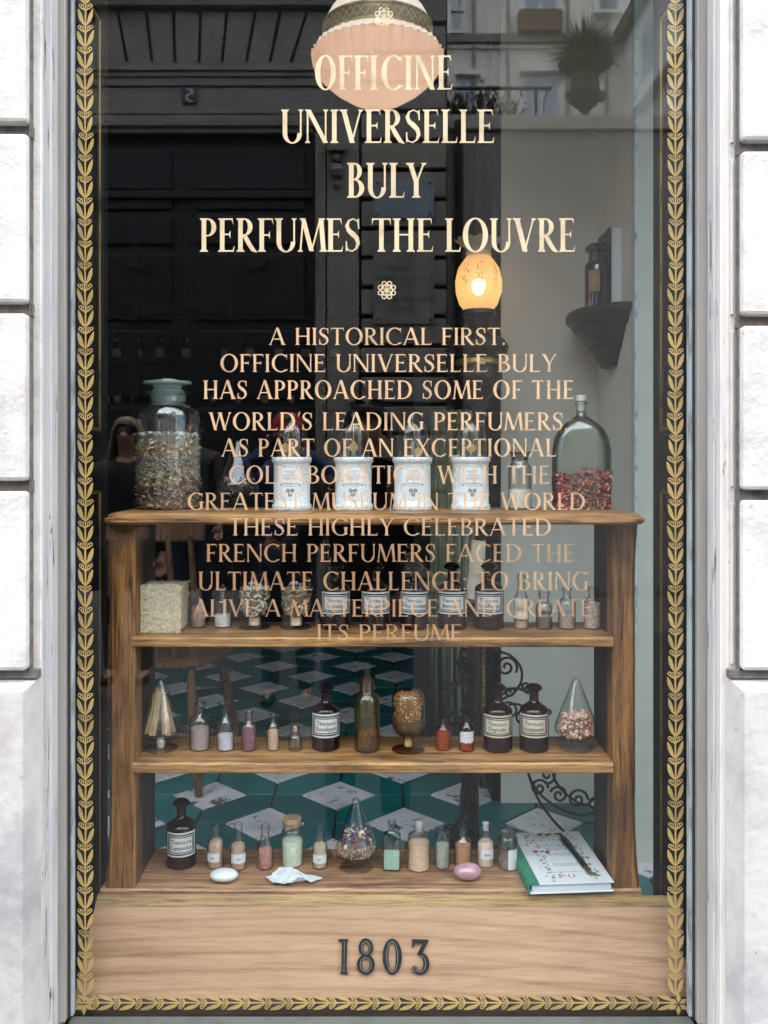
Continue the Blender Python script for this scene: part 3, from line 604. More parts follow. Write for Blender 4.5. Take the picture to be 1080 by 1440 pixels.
# numerals lie on the slope
up = (Vector(B0)-Vector(C0)); up.x = 0; up.normalize(); nrm = Vector((1,0,0)).cross(up); nrm = nrm if nrm.y < 0 else -nrm
O_ = Vector((0, 0, 0))
def on_slope(px, t_): return None
zc0 = 1357; tc = (zc0-1275)/(1403-1275)
num_m = M('black_numeral_metal', (.006,.006,.006), .42, var=.3, scale=60, bump=.1, spec=.3); hil_m = M('highlight_paint', (.22,.215,.21), .35, metal=.4, bump=0)
for ch, px0, px1 in (('1',476,490),('8',502,527),('0',538,565),('3',579,604)):
    dd = 1.447; w_g, P = glyph(ch, .175, .085, 1.0); vs, fs = union(P)
    hgt = 43/F*dd; x0_, x1_ = XX(px0,dd), XX(px1,dd); sxx = (x1_-x0_)/w_g
    base_ = Vector(B0).lerp(Vector(C0), tc+.09); base_.x = 0
    me_b = bmesh.new(); bv = [me_b.verts.new(tuple(base_-Vector((0,.03,.62))+Vector((x0_+a*sxx,0,0))+up*(c*hgt)+nrm*.0003)) for a, c in vs]
    for f in fs:
        try: me_b.faces.new([bv[i] for i in f])
        except ValueError: pass
    bmesh.ops.dissolve_limit(me_b, angle_limit=.02, verts=me_b.verts[:], edges=me_b.edges[:])
    r0 = bmesh.ops.extrude_face_region(me_b, geom=me_b.faces[:]); vv = [g for g in r0['geom'] if isinstance(g, bmesh.types.BMVert)]
    bmesh.ops.translate(me_b, verts=vv, vec=nrm*.006); bmesh.ops.recalc_face_normals(me_b, faces=me_b.faces[:])
    me = bpy.data.meshes.new('numeral'); me_b.to_mesh(me); me_b.free()
    o = link('numeral', me, num_m, sl_); md = o.modifiers.new('b','BEVEL'); md.width = .0015; md.segments = 2; md.limit_method = 'ANGLE'; md.angle_limit = R(50)
    # pale strips that paint a highlight along the inner edges of each numeral
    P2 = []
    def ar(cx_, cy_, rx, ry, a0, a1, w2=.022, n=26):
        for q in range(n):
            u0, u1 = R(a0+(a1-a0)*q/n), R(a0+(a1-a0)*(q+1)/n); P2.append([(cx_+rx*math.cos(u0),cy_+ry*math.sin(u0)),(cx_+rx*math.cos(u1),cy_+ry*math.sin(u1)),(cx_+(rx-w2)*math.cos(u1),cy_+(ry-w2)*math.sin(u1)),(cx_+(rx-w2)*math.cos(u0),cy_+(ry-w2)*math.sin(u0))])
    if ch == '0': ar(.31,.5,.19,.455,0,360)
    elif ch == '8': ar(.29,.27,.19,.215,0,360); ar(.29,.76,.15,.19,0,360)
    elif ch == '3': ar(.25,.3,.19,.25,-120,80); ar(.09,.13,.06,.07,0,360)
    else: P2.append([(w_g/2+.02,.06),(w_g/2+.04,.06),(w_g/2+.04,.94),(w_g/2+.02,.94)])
    vs, fs = union(P2); pd('painted_highlight', [tuple(base_-Vector((0,.03,.62))+Vector((x0_+a*sxx,0,0))+up*(c*hgt)+nrm*.0066) for a, c in vs], fs, hil_m, o)
# ------------------------------------------------------------------ vessels
clear = glass('clear_glass', (.982,.987,.985), (.22,.26,.26), f0=.06, power=2.4)
clear2 = glass('thin_clear_glass', (.985,.99,.99), (.30,.33,.33), f0=.085, power=2.6)
aqua = glass('aqua_glass', (.90,.97,.96), (.14,.42,.40), f0=.06, power=2)
amber = glass('amber_glass', (.30,.075,.03), (.03,.008,.004), f0=.05, power=1.0)
brown = glass('dark_brown_glass', (.05,.016,.013), (.006,.003,.003), f0=.055, power=.8, body=(.05,.014,.012), bw=.25)
olive = glass('olive_glass', (.86,.80,.56), (.10,.07,.02), f0=.06, power=1.6, body=(.12,.11,.035), bw=.13)
smoky = glass('smoky_glass', (.55,.55,.53), (.06,.06,.06), f0=.08, power=1.4)
liquid = M('black_liquid', (.004,.003,.003), .15, bump=0)
cork = M('cork', (.45,.30,.17), .85, scale=120, bump=.5, var=.4)
wax = M('white_wax_cap', (.62,.60,.55), .6, scale=60)
paper = M('label_paper', (.62,.62,.60), .7, scale=50, var=.1, bump=.05)
paper_y = M('aged_label_paper', (.60,.53,.42), .7, scale=50, var=.12, bump=.05)
ink = M('label_ink', (.012,.012,.015), .7, bump=0)
def powder(name, c, v_=.3): c = tuple(min(.8, q*1.3) for q in c); return M(name, c, .95, scale=260, var=v_, bump=.6, detail=8, obj=False)
_gm = {}
def interp(prof, h):
    for i in range(len(prof)-1):
        (r0, h0), (r1, h1) = prof[i], prof[i+1]
        if h0 <= h <= h1 and h1 > h0: return r0+(r1-r0)*(h-h0)/(h1-h0)
    return prof[-1][0]
SH = {
 'vial':   [(0,0),(.90,0),(1,.03),(1,.60),(.93,.67),(.62,.73),(.46,.78),(.44,.93),(.62,.94),(.64,1),(.50,1)],
 'medical':[(0,0),(.92,0),(1,.02),(1,.62),(.92,.68),(.52,.75),(.44,.79),(.44,.95),(.60,.955),(.60,1),(.46,1)],
 'squat':  [(0,0),(.92,0),(1,.03),(1,.58),(.85,.68),(.62,.73),(.62,.86),(.66,.90),(.74,.92),(.72,1),(.55,1)],
 'sauce':  [(0,0),(.90,0),(1,.03),(1,.48),(.93,.56),(.58,.70),(.50,.78),(.50,.90),(.60,.91),(.58,.98),(.45,1)],
 'decant': [(0,0),(.92,0),(1,.02),(1,.58),(.96,.61),(.88,.635),(.44,.70),(.33,.725),(.31,.76),(.31,.87),(.36,.875)],
 'cone':   [(0,0),(.74,0),(.78,.012),(.72,.03),(.34,.06),(.24,.085),(.24,.135),(.36,.15),(.74,.185),(.96,.235),(1,.28),(.96,.34),(.80,.47),(.53,.68),(.30,.86),(.20,.94),(.15,.975),(.08,.995),(0,1)],
 'goblet': [(0,0),(.96,0),(1,.012),(.92,.03),(.40,.075),(.30,.10),(.30,.20),(.42,.22),(.70,.27),(.93,.35),(1,.45),(1,.80),(.94,.89),(.78,.95),(.5,.985),(0,1)],
 'globe':  [(0,0),(1,0),(1.02,.015),(.94,.04),(.50,.08),(.44,.11),(.42,.20),(.58,.22),(.86,.29),(1.0,.42),(1.02,.58),(1.0,.76),(.86,.90),(.55,.98),(0,1)],
 'jar':    [(0,0),(.93,0),(1,.02),(1,.72),(.96,.76),(.78,.80),(.72,.82),(.72,.93),(.80,.94),(.80,1),(.66,1)],
 'cyl':    [(0,0),(.95,0),(1,.02),(1,.80),(.94,.83),(.86,.86),(.86,.97),(.92,.98),(.92,1),(.8,1)],
 'wide':   [(0,0),(.93,0),(.97,.015),(1,.05),(1,.775),(.97,.83),(.86,.875),(.62,.90),(.56,.92),(.56,.965),(.66,.995),(.70,1),(.62,1)],
}
class Ves:
    """a glass vessel placed by its outline: centre px, width px, top and foot in photo rows, standing on height z"""
    def __init__(s, name, label, cat, px, wpx, ytop, ybot, z, shape, gm, group=None, sy=1, ex=2, seg=32, inner=True):
        d0 = F*(EYE-z)/(ybot-CY); r = wpx/F*d0/2; d = d0+r*sy; r = wpx/F*d/2; s.d = d
        s.x, s.y, s.z = XX(px, d), d-GD, z+.0004; s.h = (ybot-ytop)/F*d - r*sy*(EYE-z)/d; s.r = r; s.sy = sy; s.ex = ex; s.seg = seg
        s.root = tag(empty(name, (s.x, s.y, s.z)), label, cat, group); s.P = SH[shape] if isinstance(shape, str) else shape; s.gm = gm
        s.root.rotation_euler.z = random.uniform(-.15,.15) if ex != 2 else 0
        pr = [(a*r, b*s.h) for a, b in s.P]; th = min(.0022, r*.09)
        inn = []
        if inner and s.P[-1][0] > 0: inn = [(max(0,a-th), max(b, th*2)) for a, b in pr[::-1]]
        MB().lathe([(max(a,.00005), b) for a, b in pr+inn], seg, 1, sy, ex).build('glass', gm, s.root, True)
    def R(s, h, k=.93): return interp(s.P, h)*s.r*k
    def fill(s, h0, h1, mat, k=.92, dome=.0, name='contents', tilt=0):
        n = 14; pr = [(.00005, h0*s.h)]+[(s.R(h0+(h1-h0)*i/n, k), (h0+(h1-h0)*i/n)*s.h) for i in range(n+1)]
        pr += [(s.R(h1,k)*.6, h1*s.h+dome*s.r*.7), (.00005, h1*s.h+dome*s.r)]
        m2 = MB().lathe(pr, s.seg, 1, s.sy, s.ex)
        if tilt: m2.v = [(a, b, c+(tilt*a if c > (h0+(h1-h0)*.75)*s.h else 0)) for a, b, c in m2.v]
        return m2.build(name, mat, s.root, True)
    def stopper(s, prof, mat, name='stopper', seg=20, sx=1, sy=1):
        return MB().lathe([(max(a*s.r,.00005), b*s.h) for a, b in prof], seg, sx, sy).build(name, mat, s.root, True)
    def chips(s, h0, h1, n, size, mats, kind='flake', k=.9, shell=.75, wts=None, name='contents', top=True, asp=1.0):
        vs, fs, mi = [], [], []
        for _ in range(n):
            if top and random.random() < .22: h = h1; q = math.sqrt(random.random())
            else: h = random.uniform(h0, h1); q = random.uniform(shell, 1)
            a = random.uniform(0, 2*math.pi) if random.random() < .35 else random.uniform(math.pi, 2*math.pi); rr = s.R(min(.99,h), k)*q-size*.3
            chip(vs, fs, mi, (math.cos(a)*rr, math.sin(a)*rr*s.sy, h*s.h+random.uniform(-1,1)*size*.4), size*random.uniform(.6,1.2), kind, random.choices(range(len(mats)), wts)[0], asp)
        o = pd(name, vs, fs, list(mats), s.root, False, mi=mi); o['kind'] = 'stuff'; return o
    def label(s, px0, px1, y0, y1, mat, lines=(), frame=True, size=None, sink=.0, serif=False):
        """wrapped paper label given by its pixel rows"""
        zt_, zb_ = EYE-(y0-CY)/F*(s.d-s.r)-s.z, EYE-(y1-CY)/F*(s.d-s.r)-s.z; r = s.r*1.012*interp(s.P, (zt_+zb_)/2/s.h)
        xa, xb = (px0-CX)/F*(s.d-s.r*.6)-s.x, (px1-CX)/F*(s.d-s.r*.6)-s.x; a0, a1 = math.asin(max(-.97,min(.97,xa/r))), math.asin(max(-.97,min(.97,xb/r)))
        def band(u0,u1,v0,v1,rr,m2,n=10):
            vs = []; 
            for i in range(n+1):
                a = u0+(u1-u0)*i/n
                for z_ in (v0,v1):
                    for q in (rr, rr-.0002): vs.append((q*math.sin(a), -q*math.cos(a)*s.sy, z_))
            fs = []
            for i in range(n): b_ = i*4; fs += [[b_,b_+4,b_+6,b_+2],[b_+1,b_+3,b_+7,b_+5],[b_,b_+1,b_+5,b_+4],[b_+2,b_+6,b_+7,b_+3]]
            fs += [[0,2,3,1],[n*4,n*4+1,n*4+3,n*4+2]]
            m2.add(vs, fs)
        m2 = MB(); band(a0,a1,zb_,zt_,r,m2,14); lab = m2.build('label', mat, s.root, True)
        H_ = zt_-zb_; 
        if frame:
            for ins, wd in ((.075,.055),(.17,.035)):
                m2 = MB(); q = ins*H_; w2 = wd*H_; rr = r+.0004; aa = q/r; ww = w2/r
                band(a0+aa,a1-aa,zb_+q,zb_+q+w2,rr,m2); band(a0+aa,a1-aa,zt_-q-w2,zt_-q,rr,m2); band(a0+aa,a0+aa+ww,zb_+q,zt_-q,rr,m2,2); band(a1-aa-ww,a1-aa,zb_+q,zt_-q,rr,m2,2)
                m2.build('border', ink, lab)
        if lines:
            m2 = MB(); sz = size or H_*.255; am = (a0+a1)/2; nl = len(lines)
            for i, t_ in enumerate(lines):
                tv, tf = small_text(t_, sz); wt = max(v[0] for v in tv)-min(v[0] for v in tv); lim = (a1-a0)*r*.66; q = min(1, lim/wt)
                zc = (zt_+zb_)/2+((nl-1)/2-i)*sz*.95-sz*.33
                m2.add([((r+.0006)*math.sin(am+v[0]*q/r), -(r+.0006)*math.cos(am+v[0]*q/r)*s.sy, zc+v[1]) for v in tv], tf)
            m2.build('lettering', ink, lab)
        return lab
def chip(vs, fs, mi, c, sz, kind, m, asp=1.0):
    c = Vector(c); e = Matrix.Rotation(random.uniform(0,6.28),3,'Z') @ Matrix.Rotation(random.uniform(-1.2,1.2),3,'X') @ Matrix.Rotation(random.uniform(-1.2,1.2),3,'Y'); b = len(vs)
    if kind == 'flake':
        q = [(-1,-.5,0),(0,-.6,.25),(1,-.4,0),(1,.5,0),(0,.6,.25),(-1,.5,0)]; f = [[0,1,4,5],[1,2,3,4]]
    elif kind == 'curl':
        q = []; f = []; n = 6
        for i in range(n+1): a = i*.75; q += [(math.cos(a)*(.6+.12*i)*.8, -.28, math.sin(a)*(.6+.1*i)*.8), (math.cos(a)*(.6+.12*i)*.8, .28, math.sin(a)*(.6+.1*i)*.8)]
        f = [[2*i,2*i+2,2*i+3,2*i+1] for i in range(n)]
    elif kind == 'seed':
        q = [(-1.4,0,0),(0,-.45,0),(0,0,.4),(0,.45,0),(0,0,-.4),(1.4,0,0)]; f = [[0,1,2],[0,2,3],[0,3,4],[0,4,1],[5,2,1],[5,3,2],[5,4,3],[5,1,4]]
    else:
        q = [(-1,0,0),(-.2,-.8,0),(0,0,.8),(.1,.8,0),(0,0,-.75),(1,0,0),(.5,-.5,.5),(-.5,.5,.5)]; f = [[0,1,2],[0,2,7],[0,7,3],[7,2,3],[0,3,4],[0,4,1],[1,6,2],[1,5,6],[6,5,2],[5,3,2],[5,4,3],[5,1,4]]
    for p in q: v_ = e @ Vector((p[0]*sz*asp*random.uniform(.85,1.15), p[1]*sz*random.uniform(.85,1.15), p[2]*sz)); vs.append(tuple(c+v_))
    for k in f: fs.append([b+i for i in k]); mi.append(m)
def mm(name, c, r=.8, v_=.25):
    if isinstance(c, tuple) and max(c) > .15: c = tuple(min(.82, q*1.25) for q in c)
    return M(name, c, r, var=v_, scale=120, bump=.2)
# ---- tincture bottles -----------------------------------------------------
def tincture(px, wpx, yt, yb, z, lines, label, y0, y1, pap, group='dark pharmacy bottles with framed labels'):
    s = Ves('tincture_bottle', label, 'bottle', px, wpx, yt, yb, z, 'decant', brown, group)
    s.h *= 1
    s.fill(.01, .36, liquid, .95, name='liquid')
    s.stopper([(0,.80),(.26,.80),(.28,.88),(.52,.895),(.60,.915),(.60,.93),(.44,.965),(.26,.985),(0,.99)], brown, seg=9)
    s.label(px-wpx*.47, px+wpx*.47, y0, y1, pap, lines)
    return s
tincture(458,40,961,1058,Z3,['Tinctura','Eucalypti'],'dark pharmacy bottle between the disc-stoppered vial and the tall olive bottle',1005,1038,paper)
tincture(700,41,960,1060,Z3,['Tinctura','Digitalis'],'dark pharmacy bottle beside the amber vial with a torn silver label',1007,1038,paper_y)
tincture(751,41,960,1060,Z3,['Tinctura','Jusquiami'],'dark pharmacy bottle beside the cone jar of pink nuts',1006,1038,paper_y)
tincture(255,41,1122,1225,Z4,['Tinctura','Camomillae'],'dark pharmacy bottle alone at the left end of the bottom shelf',1172,1206,paper)
for px, ln, lb in ((472,['Tinctura','Isubebae'],'dark pharmacy bottle right of the footed jar of dried blossoms'),(528,['Tinctura','Leucanthi'],'second dark pharmacy bottle from the jars in the row of five'),
                   (583,['Tinctura','Nux Vomica'],'middle dark pharmacy bottle of the row of five'),(636,['Tinctura','Benzoini'],'fourth dark pharmacy bottle in the row of five'),(688,['Tinctura','Passiflorae'],'dark pharmacy bottle beside the slim bottle with the small printed label')):
    tincture(px,41,790,887,Z2,ln,lb,833,864,paper)
# ---- clear vials ------------------------------------------------------------
def vial(px, wpx, yt, yb, z, shape, top, col, label, gm=clear, lab=None, dome=0, cat='bottle', name='glass_vial', stop=None, k=.9, sy=1, ex=2, group='glass vials of powders and salts', grain=.25, tilt=0):
    s = Ves(name, label, cat, px, wpx, yt, yb, z, shape, gm, group, sy=sy, ex=ex)
    zt_ = EYE-(top-CY)/F*s.d-s.z
    if col: s.fill(.03, min(.97,zt_/s.h), powder('powder_%d_%d' % (px, yb), col, grain), k, dome, tilt=tilt)
    if stop == 'cork': s.stopper([(0,.90),(.40,.90),(.42,1.03),(0,1.03)], cork, 'cork')
    if stop == 'glass': s.stopper([(0,.86),(.34,.86),(.40,1.0),(.30,1.01),(.30,1.03),(.5,1.06),(.5,1.10),(0,1.12)], clear)
    if stop == 'wax': s.stopper([(0,.84),(.36,.84),(.38,1.02),(0,1.03)], wax, 'cap')
    if lab: s.label(*lab)
    return s
vial(279,22,826,884,Z2,'sauce',852,(.38,.22,.16),'small clear bottle of pinkish brown powder beside the loofah')
s = vial(313,25,826,884,Z2,'medical',864,(.75,.78,.82),'round shouldered vial part filled with white powder')
s.stopper([(0,.3),(.16,.3),(.12,.5),(.18,.6),(.12,.75),(.2,.9),(.26,1.0),(.2,1.08),(0,1.1)], clear2, 'stopper')
vial(733,21,808,886,Z2,'sauce',872,(.55,.33,.25),'slim tall bottle with a small printed label on the second board',lab=(723.5,742.5,842,871,paper_y,['ALCOOL','BORIQUE'],False,.0042))
vial(765,23,832,886,Z2,'squat',861,(.13,.10,.09),'squat vial of dark grey brown powder on the second board')
vial(797,25,827,886,Z2,'medical',860,(.36,.27,.23),'vial of greyish pink powder between the dark one and the coarse one')
vial(833,24,826,886,Z2,'medical',847,(.42,.32,.27),'vial packed with coarse pinkish granules by the right post',grain=.6,k=.97)
vial(281,29,989,1058,Z3,'medical',1023,(.36,.27,.26),'largest clear vial on the third board filled with mauve grey powder')
vial(317,24,994,1058,Z3,'medical',1033,(.60,.53,.60),'vial half filled with pale lilac powder')
vial(350,21,1001,1058,Z3,'vial',1021,(.22,.09,.12),'small vial of dark mauve crystals with a rounded glass stopper',grain=.5).stopper([(0,.8),(.3,.8),(.36,1.0),(.2,1.05),(0,1.06)],clear)
vial(384,17,1004,1057,Z3,'medical',1027,(.60,.38,.26),'narrow vial of peach coloured powder with a flared mouth',ex=2)
s = vial(415,20,1024,1058,Z3,'squat',1058,None,'empty little bottle with a round pink disc stopper')
dsk = MB(); dsk.v = []; n = 20; rr = s.r*.78; zc = s.h*1.52
for y_ in (-.0022,.0022):
    for k in range(n): dsk.v.append((rr*math.cos(6.2832*k/n), y_, zc+rr*math.sin(6.2832*k/n)))
dsk.f = [[k for k in range(n)],[n+k for k in range(n)][::-1]]+[[k,n+k,n+(k+1)%n,(k+1)%n] for k in range(n)]
dsk.build('stopper', glass('pink_glass',(.62,.42,.36),(.25,.13,.11),f0=.08), s.root); s.stopper([(0,.85),(.35,.85),(.35,1.02),(.2,1.1),(0,1.12)],cork,'cork')
vial(623,21,1009,1057,Z3,'medical',1027,(.36,.13,.03),'small plain amber vial of orange powder',gm=glass('light_amber',(.86,.56,.28),(.16,.04,.015),f0=.06),group='small amber vials',k=.94)
s = vial(656,22,1004,1058,Z3,'medical',1038,(.34,.10,.03),'small amber vial with a torn silver label',gm=glass('light_amber_two',(.84,.52,.26),(.16,.04,.015),f0=.06),group='small amber vials',k=.94)
lb_ = s.label(647,666,1030,1045,M('silver_foil',(.6,.62,.63),.45,var=.5,scale=300,bump=.6),frame=False)
for i, v_ in enumerate(lb_.data.vertices): v_.co.z += random.uniform(-.0012,.0018)
s = Ves('amber_bottle','tall olive brown bottle with coarse red granules in the bottom','bottle',516,36,952,1060,Z3,[(0,0),(.93,0),(1,.02),(1,.66),(.94,.73),(.66,.78),(.58,.80),(.58,.97),(.66,.975),(.66,1),(.5,1)],olive)
s.chips(.03,.25,420,.0023,[mm('red_granule',(.50,.10,.035)),mm('brick_granule',(.33,.07,.03)),mm('orange_granule',(.6,.2,.06))],'nugget',.9)
s.fill(.02,.24,mm('red_core',(.2,.04,.02)),.82,name='core'); s.stopper([(0,.82),(.52,.82),(.54,1.0),(0,1.0)],mm('red_brown_stopper',(.10,.04,.025),.3))
# bottom board
lbw = M('white_scrap_label',(.66,.68,.70),.6,var=.1,bump=.1)
vial(303,23,1158,1224,Z4,'sauce',1181,(.50,.32,.22),'left one of a close pair of small bottles of tan salt with white labels',lab=(291.5,309,1201,1213,lbw,['Sel'],False,.006),tilt=.25)
vial(335,22,1158,1226,Z4,'sauce',1187,(.50,.32,.22),'right one of a close pair of small bottles of tan salt with white labels',lab=(325,345,1202,1215,lbw,['Sel'],False,.006))
vial(373,22,1160,1225,Z4,'sauce',1194,(.52,.22,.19),'small bottle of coarse pink salt without a label',grain=.5)
vial(450,21,1160,1224,Z4,'sauce',1187,(.52,.42,.27),'small bottle of yellowish salt with a white label beside the cone jar of flowers',lab=(440,459,1203,1215,lbw,['Sel'],False,.006))
s = vial(411,30,1156,1222,Z4,'cyl',1180,(.56,.60,.47),'straight sided jar of pale cream salt with a cork lid',cat='jar',k=.95); s.stopper([(0,.92),(.80,.92),(.86,1.10),(.82,1.115),(0,1.115)],cork,'cork')
vial(551,25,1154,1226,Z4,[(0,0),(.95,0),(1,.02),(1,.68),(.92,.72),(.5,.76),(.36,.79),(.36,.94),(.46,.945),(.46,1),(.36,1)],1199,(.60,.64,.54),'square aqua glass bottle of pale green powder',gm=aqua,sy=.8,ex=6)
s = vial(589,31,1162,1228,Z4,[(0,0),(.9,0),(1,.03),(.96,.30),(.94,.5),(1,.7),(.96,.80),(.5,.87),(.40,.89),(.40,1),(.3,1)],1183,(.55,.38,.25),'waisted bottle filled with beige powder and a grey cap',k=.97,stop=None)
s.stopper([(0,.88),(.36,.88),(.36,1.1),(.28,1.13),(0,1.14)],M('grey_cap',(.35,.33,.32),.4),'cap')
vial(622,21,1165,1224,Z4,'cyl',1187,(.36,.37,.31),'grey green powder in a straight vial with a ribbed neck')
vial(651,24,1163,1222,Z4,'medical',1187,(.48,.21,.10),'bottle of orange brown powder behind the pink stone',gm=clear)
vial(683,23,1158,1222,Z4,'sauce',1182,(.66,.46,.36),'bottle of peach powder with an oval paper label and white cap',stop='wax',k=.96,lab=(676,694,1196,1209,lbw,['Bain'],False,.006))
s = vial(714,28,1168,1226,Z4,'cyl',1204,(.22,.16,.13),'small swing-top jar with a wire heart clasp and white label',cat='jar',k=.95,lab=(714,727,1196,1224,lbw,(),False))
s.stopper([(0,.98),(.86,.98),(.98,1.0),(1.0,1.04),(.9,1.09),(.6,1.11),(0,1.11)],clear2,'lid')
hw = [(-.5,.80),(-.55,.74),(-.42,.66),(-.30,.60),(-.16,.70),(-.10,.78),(-.2,.84),(-.3,.78),(-.42,.84),(-.5,.80)]
MB().tube([(a*s.r*1.3, -math.sqrt(max(0,(s.r*1.04)**2-(a*s.r*1.3)**2))-.0006, b*s.h*(1.2)-.18*s.h) for a, b in hw], .0006, 5).build('wire_clasp', M('steel_wire',(.7,.7,.7),.25,metal=1,bump=0), s.root, True)
# ---- footed cone and goblet jars ------------------------------------------------
s = Ves('cone_jar','pointed cone jar on a foot holding a few split wooden sticks','jar',226,61,953,1063,Z3,'cone',clear2,'footed cone and goblet jars')
stick = wood('split_wood',(.66,.47,.26),(.58,.39,.20),(.42,.27,.13),axis=2,scale=2,wear=.02)
for (xb, xt, w2, yo, l_) in ((-.62,-.12,.16,-.1,.62),(-.30,-.02,.20,-.35,.60),(.18,.06,.12,-.15,.62),(.40,.14,.17,-.3,.58),(-.5,-.3,.14,.2,.55),(.55,.2,.13,.2,.5)):
    z0, z1 = .215*s.h, (.215+l_)*s.h; x0_, x1_, w3, y_ = xb*s.r, xt*s.r, w2*.72*s.r, yo*s.r
    y1_ = y_*.25
    vs = [(x0_-w3,y_,z0),(x0_+w3,y_,z0),(x0_+w3,y_+.004,z0),(x0_-w3,y_+.004,z0),(x1_-w3*.8,y1_,z1),(x1_+w3*.8,y1_,z1+.001),(x1_+w3*.8,y1_+.004,z1),(x1_-w3*.8,y1_+.004,z1)]
    MB().add(vs,[[0,3,2,1],[4,5,6,7],[0,1,5,4],[1,2,6,5],[2,3,7,6],[3,0,4,7]]).build('wooden_stick', stick, s.root)
s.stopper([(0,.02),(.16,.02),(.2,.10),(.16,.14),(0,.145)],wax,'stem_plug')
s = Ves('cone_jar','cone jar beside the right post, half full of pinkish nuts','jar',810,60,953,1062,Z3,'cone',clear2,'footed cone and goblet jars')
s.chips(.20,.49,280,.0050,[mm('pink_nut',(.62,.36,.26)),mm('pale_nut',(.72,.52,.40)),mm('brown_nut',(.30,.13,.08)),mm('rose_nut',(.5,.24,.18))],'nugget',.9,.6)
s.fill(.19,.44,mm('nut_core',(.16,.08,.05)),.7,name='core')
s = Ves('cone_jar','cone jar of blue and orange dried flowers in the middle of the bottom shelf','jar',501,60,1122,1234,Z4,'cone',clear2,'footed cone and goblet jars')
s.chips(.20,.36,520,.0020,[mm('tan_stalk',(.42,.28,.19)),mm('pale_stalk',(.55,.42,.30)),mm('brown_stalk',(.18,.10,.07))],'seed',.93,.7)
s.chips(.36,.56,300,.0034,[mm('blue_petal',(.10,.13,.42)),mm('cream_petal',(.70,.58,.36)),mm('orange_petal',(.60,.30,.10)),mm('dark_petal',(.12,.07,.05)),mm('indigo_petal',(.06,.06,.2))],'flake',.9,.45)
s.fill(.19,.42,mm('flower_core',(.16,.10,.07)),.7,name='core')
s = Ves('cone_jar','cone jar of dark crystals beside the big apothecary jar','jar',334,62,619,714,ZT,'cone',clear2,'footed cone and goblet jars')
s.chips(.19,.42,200,.0036,[mm('dark_crystal',(.06,.045,.045),.2),mm('pink_crystal',(.42,.26,.22),.3),mm('black_crystal',(.02,.018,.02),.15)],'flake',.9,.5)
s.fill(.18,.30,mm('crystal_core',(.03,.02,.02)),.7,name='core')
s = Ves('goblet_jar','footed dome jar packed with curled wood shavings','jar',574,47,968,1062,Z3,'goblet',glass('honey_glass',(.95,.86,.68),(.26,.15,.06),f0=.07,power=1.5),'footed cone and goblet jars')
s.chips(.40,.93,520,.0030,[mm('shaving_tan',(.62,.40,.23)),mm('shaving_pale',(.74,.55,.36)),mm('shaving_brown',(.36,.19,.09))],'curl',.88,.7)
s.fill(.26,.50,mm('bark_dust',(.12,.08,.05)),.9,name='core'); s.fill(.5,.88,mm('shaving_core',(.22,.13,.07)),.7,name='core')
s.stopper([(0,.06),(.22,.06),(.25,.12),(.20,.15),(.24,.19),(0,.195)],mm('stem_wood',(.62,.48,.30)),'stem_plug')
s = Ves('globe_jar','footed globe jar of small pale seashells','jar',358,44,806,887,Z2,'globe',clear,'footed cone and goblet jars')
s.chips(.26,.74,340,.0034,[mm('shell_cream',(.66,.54,.38)),mm('shell_olive',(.36,.30,.19)),mm('shell_white',(.74,.68,.56)),mm('shell_brown',(.22,.15,.09))],'nugget',.93,.75)
s.fill(.24,.70,mm('shell_core',(.14,.10,.07)),.72,name='core'); s.stopper([(0,.03),(.36,.05),(.36,.20),(0,.205)],mm('tan_stem',(.50,.36,.22)),'stem_plug')
s = Ves('globe_jar','footed globe jar of dried orange and cream blossoms','jar',416,43,806,887,Z2,'globe',clear,'footed cone and goblet jars')
s.chips(.26,.72,400,.0036,[mm('blossom_cream',(.70,.58,.42)),mm('blossom_orange',(.56,.34,.17)),mm('blossom_green',(.20,.24,.14)),mm('blossom_brown',(.30,.18,.10))],'flake',.93,.7)
s.fill(.24,.68,mm('blossom_core',(.16,.10,.06)),.7,name='core'); s.stopper([(0,.03),(.36,.05),(.36,.20),(0,.205)],mm('straw_stem',(.62,.50,.34)),'stem_plug')
# ---- big jar of layered flowers ------------------------------------------------
s = Ves('apothecary_jar','huge stoppered jar of layered dried flowers and seeds at the left end of the top','jar',236,95,552,718,ZT,'wide',clear2,None,seg=44)
hh = lambda y: (718-y)/(718-552)*.98
s.chips(hh(714),hh(674),1700,.0036,[mm('bark_brown',(.26,.16,.10)),mm('bark_tan',(.40,.29,.20)),mm('bark_dark',(.12,.07,.045)),mm('bark_pale',(.52,.42,.32))],'flake',.95,.88,top=False,asp=1.3)
s.chips(hh(684),hh(664),150,.0045,[mm('yellow_bud',(.56,.38,.17)),mm('cream_bud',(.66,.54,.36))],'nugget',.94,.9,top=False)
s.chips(hh(674),hh(636),1700,.0027,[mm('seed_grey',(.55,.52,.42)),mm('seed_pale',(.62,.58,.47)),mm('seed_dark',(.10,.09,.08)),mm('seed_tan',(.50,.40,.26))],'seed',.95,.88,top=False)
s.chips(hh(640),hh(626),240,.0036,[mm('orange_bits',(.55,.34,.12)),mm('straw_bits',(.60,.48,.26))],'flake',.95,.9,top=False)
s.chips(hh(628),hh(610),800,.0040,[mm('lavender_grey',(.40,.40,.40)),mm('grey_petal',(.54,.54,.50)),mm('dark_grey_petal',(.13,.13,.15)),mm('cream_flake',(.66,.60,.46))],'flake',.95,.6,asp=1.3)
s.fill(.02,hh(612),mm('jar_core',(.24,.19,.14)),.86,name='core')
frost = opal('ground_glass',(.80,.87,.85),.66,.2,.6)
s.stopper([(0,.88),(.50,.88),(.54,.99),(.60,1.0),(.60,1.012),(.40,1.03),(.42,1.055),(.72,1.065),(.76,1.08),(.72,1.10),(.45,1.115),(0,1.12)],clear,'stopper',40)
